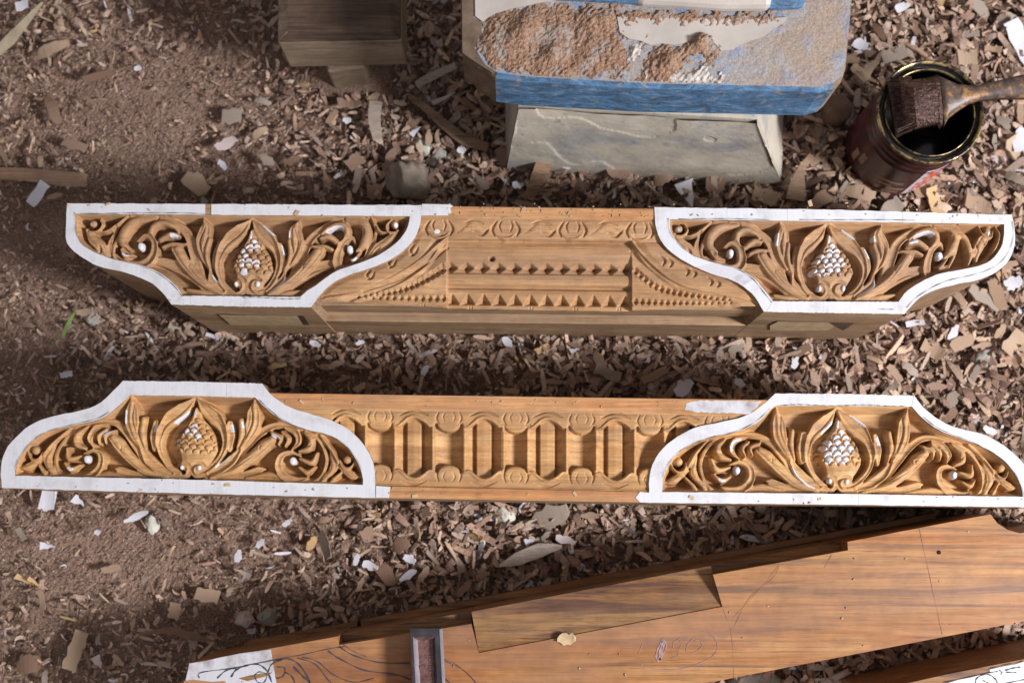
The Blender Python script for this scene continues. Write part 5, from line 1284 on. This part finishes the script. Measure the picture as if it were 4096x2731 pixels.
def scatter(name, groups, label=None):
    """groups: (kind, count, size fn, z fn)"""
    VV, FF, CC = [], [], []; off = 0
    for kind, n, smin, smax, zlo, zhi, tilt, powr in groups:
        K = 14; per = n // K
        for _ in range(K):
            pv, pf = proto(kind, rng)
            x = rng.uniform(-.86, .86, per); y = rng.uniform(-.42, .80, per); px, py = pix(x, y, 0 * x)
            f = fineness(px, py); ok = free(x, y, .0)
            big = smax if kind != 'crumb' else smax
            keep = ok & (rng.random(per) > (f * .78 if kind != 'crumb' else .55 * (1 - f)))
            x, y, px, py, f = x[keep], y[keep], px[keep], py[keep], f[keep]; m_ = len(x)
            reg = np.clip(.74 + .68 * (px - 600) / 3400 + .1 * np.sin(px / 310 + py / 270), .62, 1.25)
            s = (smin + (smax - smin) * rng.random(m_) ** powr) * reg * (1 - .3 * f)
            Rm = rotm(rng.normal(0, tilt, m_), rng.normal(0, tilt, m_), rng.uniform(0, 6.283, m_))
            P_ = np.einsum('nij,vj->nvi', Rm, pv) * s[:, None, None]
            g = ground(x, y)
            z = g + zlo + (zhi - zlo) * rng.random(m_) * (1 - .8 * f)
            P_[..., 0] += x[:, None]; P_[..., 1] += y[:, None]; P_[..., 2] += z[:, None]
            col = PAL[rng.integers(0, len(PAL), m_)] * rng.uniform(.8, 1.2, (m_, 1))
            w = rng.random(m_) < (.016 if kind != 'crumb' else .012); col[w] = (.56, .55, .60)
            y_ = rng.random(m_) < .008; col[y_] = (.46, .32, .16)
            nv = len(pv); VV.append(P_.reshape(-1, 3)); CC.append(np.repeat(col, nv, 0))
            FF.append((pf[None] + (np.arange(m_) * nv)[:, None, None]).reshape(-1, 4) + off); off += nv * m_
    V = np.vstack(VV); F = np.vstack(FF); C = np.vstack(CC)
    m, nt, b = newmat('shavings')
    at = N(nt, 'ShaderNodeAttribute', attribute_name='col'); v = coords(nt); n1 = noise(nt, v, 420, 4, .7); n2 = noise(nt, v, 16, 3, .5)
    c = mix(nt, 1.0, at.outputs['Color'], ramp(nt, n1, [(.3, (.68, .66, .64)), (.65, (1.15, 1.13, 1.1))]), 'MULTIPLY')
    nt.links.new(c, b.inputs['Base Color']); b.inputs['Roughness'].default_value = .88; b.inputs['Specular IOR Level'].default_value = .15
    bump(nt, b, n1, .35, .001)
    o = grid_mesh(name, V, F, m, smooth=False, vcol=C); tag(o, label, 'shavings', kind='stuff'); return o
scatter('wood_shavings', [('crumb', 110000, .0016, .0058, .0, .005, .6, 2.0), ('needle', 15000, .007, .034, .002, .015, .34, 1.9),
                          ('flake', 34000, .005, .020, .001, .015, .45, 1.9), ('curl', 4500, .007, .019, .003, .016, .42, 1.6)],
        'loose brown wood shavings and sawdust covering the whole floor')

# the largest chips, one object each
def region(px, py):
    if py < 800:
        if px < 700: return 'in the upper left sawdust' if py > 350 else 'in the top left corner'
        if px < 1250: return 'left of the square brown block' if py < 400 else 'above the left panel of the upper rail'
        if px < 2000: return 'between brown block and rock'
        if px < 3150: return 'between the pale base and the upper rail'
        return 'around the paint tin foot' if px < 3800 and py > 300 else 'right of the paint tin'
    if py < 1560:
        if px < 500: return 'in the shade left of the upper rail'
        if px < 1600: return 'between the two left panels'
        if px < 2700: return 'between the rail middles'
        if px < 3600: return 'between the two right panels'
        return 'at the right edge between the rails'
    if py < 2060: return 'at the left edge beside the lower rail' if px < 1000 else 'at the right edge above the lower rail'
    if px < 700: return 'in the bottom left corner'
    if px < 1500: return 'below the left panel of the lower rail'
    if px < 2500: return 'above the middle of the beam'
    return 'in the dark gap beside the beam'
KIND = [('chip_tan', 'tan wood chip'), ('chip_brown', 'brown wood chip'), ('chip_grey', 'greyish wood chip'), ('chip_gold', 'golden yellow wood chip')]
SHP = {'oval': 'rounded', 'shard': 'angular', 'strip': 'straight sided', 'point': 'pointed'}
hand = [  # chips copied from the photograph: x, y, length, width, angle, kind, shape
 (215,437,150,46,-62,1,'shard'), (304,586,110,38,-20,1,'strip'), (398,310,128,34,14,1,'shard'), (785,735,110,80,-35,0,'shard'), (210,200,150,48,22,0,'shard'), (2732,650,96,62,-18,0,'strip'),
 (4070,617,150,84,-60,0,'point'), (3736,805,110,52,-72,3,'strip'), (3910,818,110,66,-18,0,'strip'), (3486,265,150,60,50,0,'point'), (3460,300,130,46,-40,0,'point'), (3575,215,110,60,20,2,'strip'),
 (300,2600,150,58,72,0,'strip'), (110,2660,90,84,0,1,'oval'), (2203,2065,150,84,20,2,'shard'), (1246,2173,60,34,60,3,'oval'), (1300,2180,120,44,-66,2,'shard'), (1470,2130,60,40,30,1,'strip'), (1600,2180,80,52,25,1,'oval'),
 (110,2320,80,22,-25,3,'point'), (150,2330,70,18,-40,3,'point'), (170,2400,80,24,-75,0,'strip'), (1540,2290,110,58,-50,1,'shard'), (830,2380,92,50,-12,0,'strip'), (700,2440,60,46,80,0,'strip'),
 (3990,1180,130,60,-70,0,'shard'), (3940,1190,140,60,-40,2,'shard'), (3850,1370,110,60,30,0,'shard'), (3730,1400,90,50,-30,0,'strip'), (4050,1370,110,60,50,0,'strip'), (3700,740,110,80,30,0,'strip'), (3300,790,140,60,30,0,'shard'),
 (3440,770,120,60,-15,0,'shard'), (3560,840,110,60,40,2,'strip'), (3370,860,90,40,10,0,'strip'), (4030,360,120,50,-25,0,'strip'), (3870,230,80,70,0,0,'strip'), (2430,1490,110,44,-20,2,'strip'), (2620,1500,120,34,25,1,'strip'),
 (1500,770,60,60,0,1,'strip'), (1420,650,70,54,40,1,'strip'), (1560,640,110,40,70,1,'oval'), (1540,690,60,40,30,0,'point'), (1400,420,90,56,10,1,'strip'), (930,470,80,60,0,2,'strip'), (1330,470,70,30,60,0,'shard'),
 (2010,640,80,52,-60,1,'shard'), (2460,700,110,66,-35,1,'shard'), (2650,720,80,66,20,0,'shard'), (2860,740,76,60,0,1,'strip'), (3060,790,100,60,-20,0,'strip')]
protos = {}
for k in range(24):
    sh = ['oval', 'shard', 'strip', 'point'][k % 4]
    o = chipobj('wood_chip', 0, 0, 0, 1, [.55, .4, .42, .5][k % 4], 0, M['chip_tan'], random.uniform(-.25, .3), 300 + k, shape=sh, th=.05)
    protos.setdefault(sh, []).append(o.data); bpy.data.objects.remove(o)
def place(px, py, L, wr, ang, kd, sh, dz=0):
    wx, wy = P(px, py, .015); g = float(ground(np.array([wx]), np.array([wy]))[0])
    me = random.choice(protos[sh]); key = (me.name, kd)
    if key not in protos:
        c = me.copy(); c.materials.clear(); c.materials.append(M[KIND[kd][0]]); protos[key] = c
    o = bpy.data.objects.new('wood_chip', protos[key]); COL.objects.link(o)
    o.location = (wx, wy, g + .0145 + dz); o.scale = (L * U, L * U * wr, L * U); o.rotation_euler = (random.gauss(0, .2), random.gauss(0, .16), math.radians(ang))
    size = 'large' if L > 95 else ('medium sized' if L > 72 else 'small')
    reg = region(px, py)
    return tag(o, f"{size} {SHP[sh]} {KIND[kd][1]} {reg}", 'wood chip', 'wood chips ' + reg)
for (x, y, L, w_, a, kd, sh) in hand: place(x, y, L, (w_ / L) / {'oval': .55, 'shard': .4, 'strip': .42, 'point': .5}[sh], a, kd, sh, random.uniform(0, .003))
cnt = len(hand); tries = 0
occ = [(h[0], h[1]) for h in hand] + [(s[0], s[1]) for s in SC]
while cnt < 296 and tries < 9000:
    tries += 1
    px, py = random.uniform(-30, 4120), random.uniform(-30, 2750)
    if random.random() > .25 + .75 * min(1, px / 3000): continue
    wx, wy = P(px, py, .015)
    if not bool(free(np.array([wx]), np.array([wy]), .012)[0]): continue
    if random.random() < float(fineness(np.array([px]), np.array([py]))[0]) * .9: continue
    if min((px - a) ** 2 + (py - b_) ** 2 for a, b_ in occ) < 52 ** 2: continue
    # is it seen from the camera, or under a rail?
    hid = any(bool(inside(np.array(q), np.array([px]), np.array([py]))[0]) for q in HIDE) if 'HIDE' in globals() else False
    if hid: continue
    occ.append((px, py)); L = random.uniform(50, 78) * (.85 + .35 * px / 4096)
    place(px, py, L, random.uniform(.6, 1.15), random.uniform(0, 360), random.choices([0, 1, 2, 3], [.36, .36, .25, .03])[0], random.choice(['oval', 'shard', 'shard', 'strip', 'point', 'shard']), random.uniform(-.003, .003)); cnt += 1

# crumbs of sawdust lying on the timbers, and the nail hole in the beam
def crumbs(name, areas, label, seed):
    r = np.random.default_rng(seed); V, F = [], []
    for (x0, y0, x1, y1, z, n, poly) in areas:
        for _ in range(n):
            px, py = r.uniform(x0, x1), r.uniform(y0, y1)
            if poly is not None and not bool(inside(np.array(poly), np.array([px]), np.array([py]))[0]): continue
            L = r.uniform(1.2, 5) if r.random() < .9 else r.uniform(6, 14); w = L * r.uniform(.25, .8); a = r.uniform(0, 6.28); h = r.uniform(.0004, .0012); b0 = len(V)
            for (u, v_) in ((-1, -1), (1, -.8), (.9, 1), (-.8, .9)):
                X_ = px + (u * L * math.cos(a) - v_ * w * math.sin(a)) / 1; Y_ = py + (u * L * math.sin(a) + v_ * w * math.cos(a))
                V.append(P3(X_, Y_, z)); V.append(P3(X_ * .9 + px * .1, Y_ * .9 + py * .1, z + h))
            F += [(b0 + 1, b0 + 3, b0 + 5, b0 + 7)] + [(b0 + 2 * k, b0 + (2 * k + 2) % 8, b0 + (2 * k + 3) % 8, b0 + 2 * k + 1) for k in range(4)]
    o = mesh(name, V, F, M['endgrain']); tag(o, label, 'sawdust', kind='stuff'); return o
crumbs('sawdust_crumbs', [(260, 812, 4060, 870, ZT + .0010, 70, None), (500, 1524, 4000, 1640, ZT + .0010, 0, None), (10, 1920, 1500, 1990, ZT + .0010, 22, None), (2600, 1985, 4100, 2020, ZT + .0010, 16, None),
    (740, 2050, 4096, 2731, ZB + .0004, 70, [(800, 2660), (1360, 2585), (1900, 2500), (1925, 2620), (2900, 2435), (2860, 2305), (3960, 2066), (4096, 2140), (4096, 2470), (2840, 2720), (800, 2731)]),
    (1690, 826, 2610, 874, ZT + .0004, 50, None), (1060, 1580, 2700, 1626, ZT + .0004, 25, [(1110, 1578), (2700, 1602), (2700, 1650), (1150, 1622)]), (1510, 1948, 2590, 2000, ZT + .0004, 15, [(1510, 1948), (2590, 1972), (2590, 2002), (1510, 1984)])],
    'tiny crumbs of sawdust sprinkled on the carved rails and the plain beam', 5)
hx, hy = P(3755, 2208, ZB)
lathe('nail_hole', [(.0001, ZB + .0004), (.0022, ZB + .0004)], hx, hy, M['tar'], bm, n=10)

# ------------------------------------------------------------ labels: say which chip where several look alike
from collections import defaultdict
_g = defaultdict(list)
for o in COL.objects:
    if o.name.startswith('wood_chip') and o.get('label'): _g[o['label']].append(o)
_marks = [((1640, 745), 'the rock'), ((3722, 447), 'the tin'), ((1350, 150), 'the brown block'), ((2500, 720), 'the pale base'), ((230, 714), 'the brown lath'), ((152, 775), 'the big white card'),
          ((980, 1220), 'the upper left panel'), ((3330, 1250), 'the upper right panel'), ((2160, 1240), 'the notched rail middle'), ((780, 1520), 'the lower left panel'), ((3380, 1570), 'the lower right panel'), ((2019, 2060), 'the cream pebble'),
          ((2117, 2224), 'the spindle shaving'), ((620, 2097), 'the oval pebble'), ((1030, 2470), 'the two stones'), ((3927, 1440), 'the grey stone'), ((270, 1290), 'the grass blade'), ((700, 2535), 'the dead leaf'), ((1700, 2510), 'the steel clamp'),
          ((2700, 1550), 'the white cluster'), ((4060, 160), 'the large white card'), ((2754, 775), 'the white triangle'), ((300, 2600), 'the long tan strip'), ((4060, 560), 'the white lump'), ((1800, 480), 'the crooked stick')]
for lab, os_ in _g.items():
    if len(os_) < 2: continue
    seen = set()
    for o in os_:
        px, py = pix(o.location.x, o.location.y, o.location.z)
        (mx, my), nm = min(_marks, key=lambda q: (q[0][0] - px) ** 2 + (q[0][1] - py) ** 2)
        dx, dy = px - mx, py - my
        ck = 'at ' + str(round(dx / 60)) if False else ''
        side = ('right of ' if dx > 0 else 'left of ') if abs(dx) > abs(dy) else ('below ' if dy > 0 else 'above ')
        far = 'just ' if math.hypot(dx, dy) < 230 else ('a little ' if math.hypot(dx, dy) < 420 else 'far ')
        far_ = far
        head = ' '.join(lab.split(' chip ')[0].split()) + ' chip ' + far + side + nm
        o['label'] = head
_d = defaultdict(list)
for o in COL.objects:
    if o.name.startswith('wood_chip') and o.get('label'): _d[o['label']].append(o)
for lab, os_ in _d.items():
    if len(os_) < 2: continue
    key = (lambda o: pix(o.location.x, o.location.y, .01)[0])
    os_.sort(key=key)
    names = ['leftmost', 'rightmost'] if len(os_) == 2 else (['leftmost', 'middle', 'rightmost'] if len(os_) == 3 else ['leftmost'] + ['second', 'third', 'fourth', 'fifth', 'sixth'][:len(os_) - 2] + ['rightmost'])
    for o, n_ in zip(os_, names): o['label'] = (n_ + ' ' + lab) if len(lab.split()) < 16 else lab
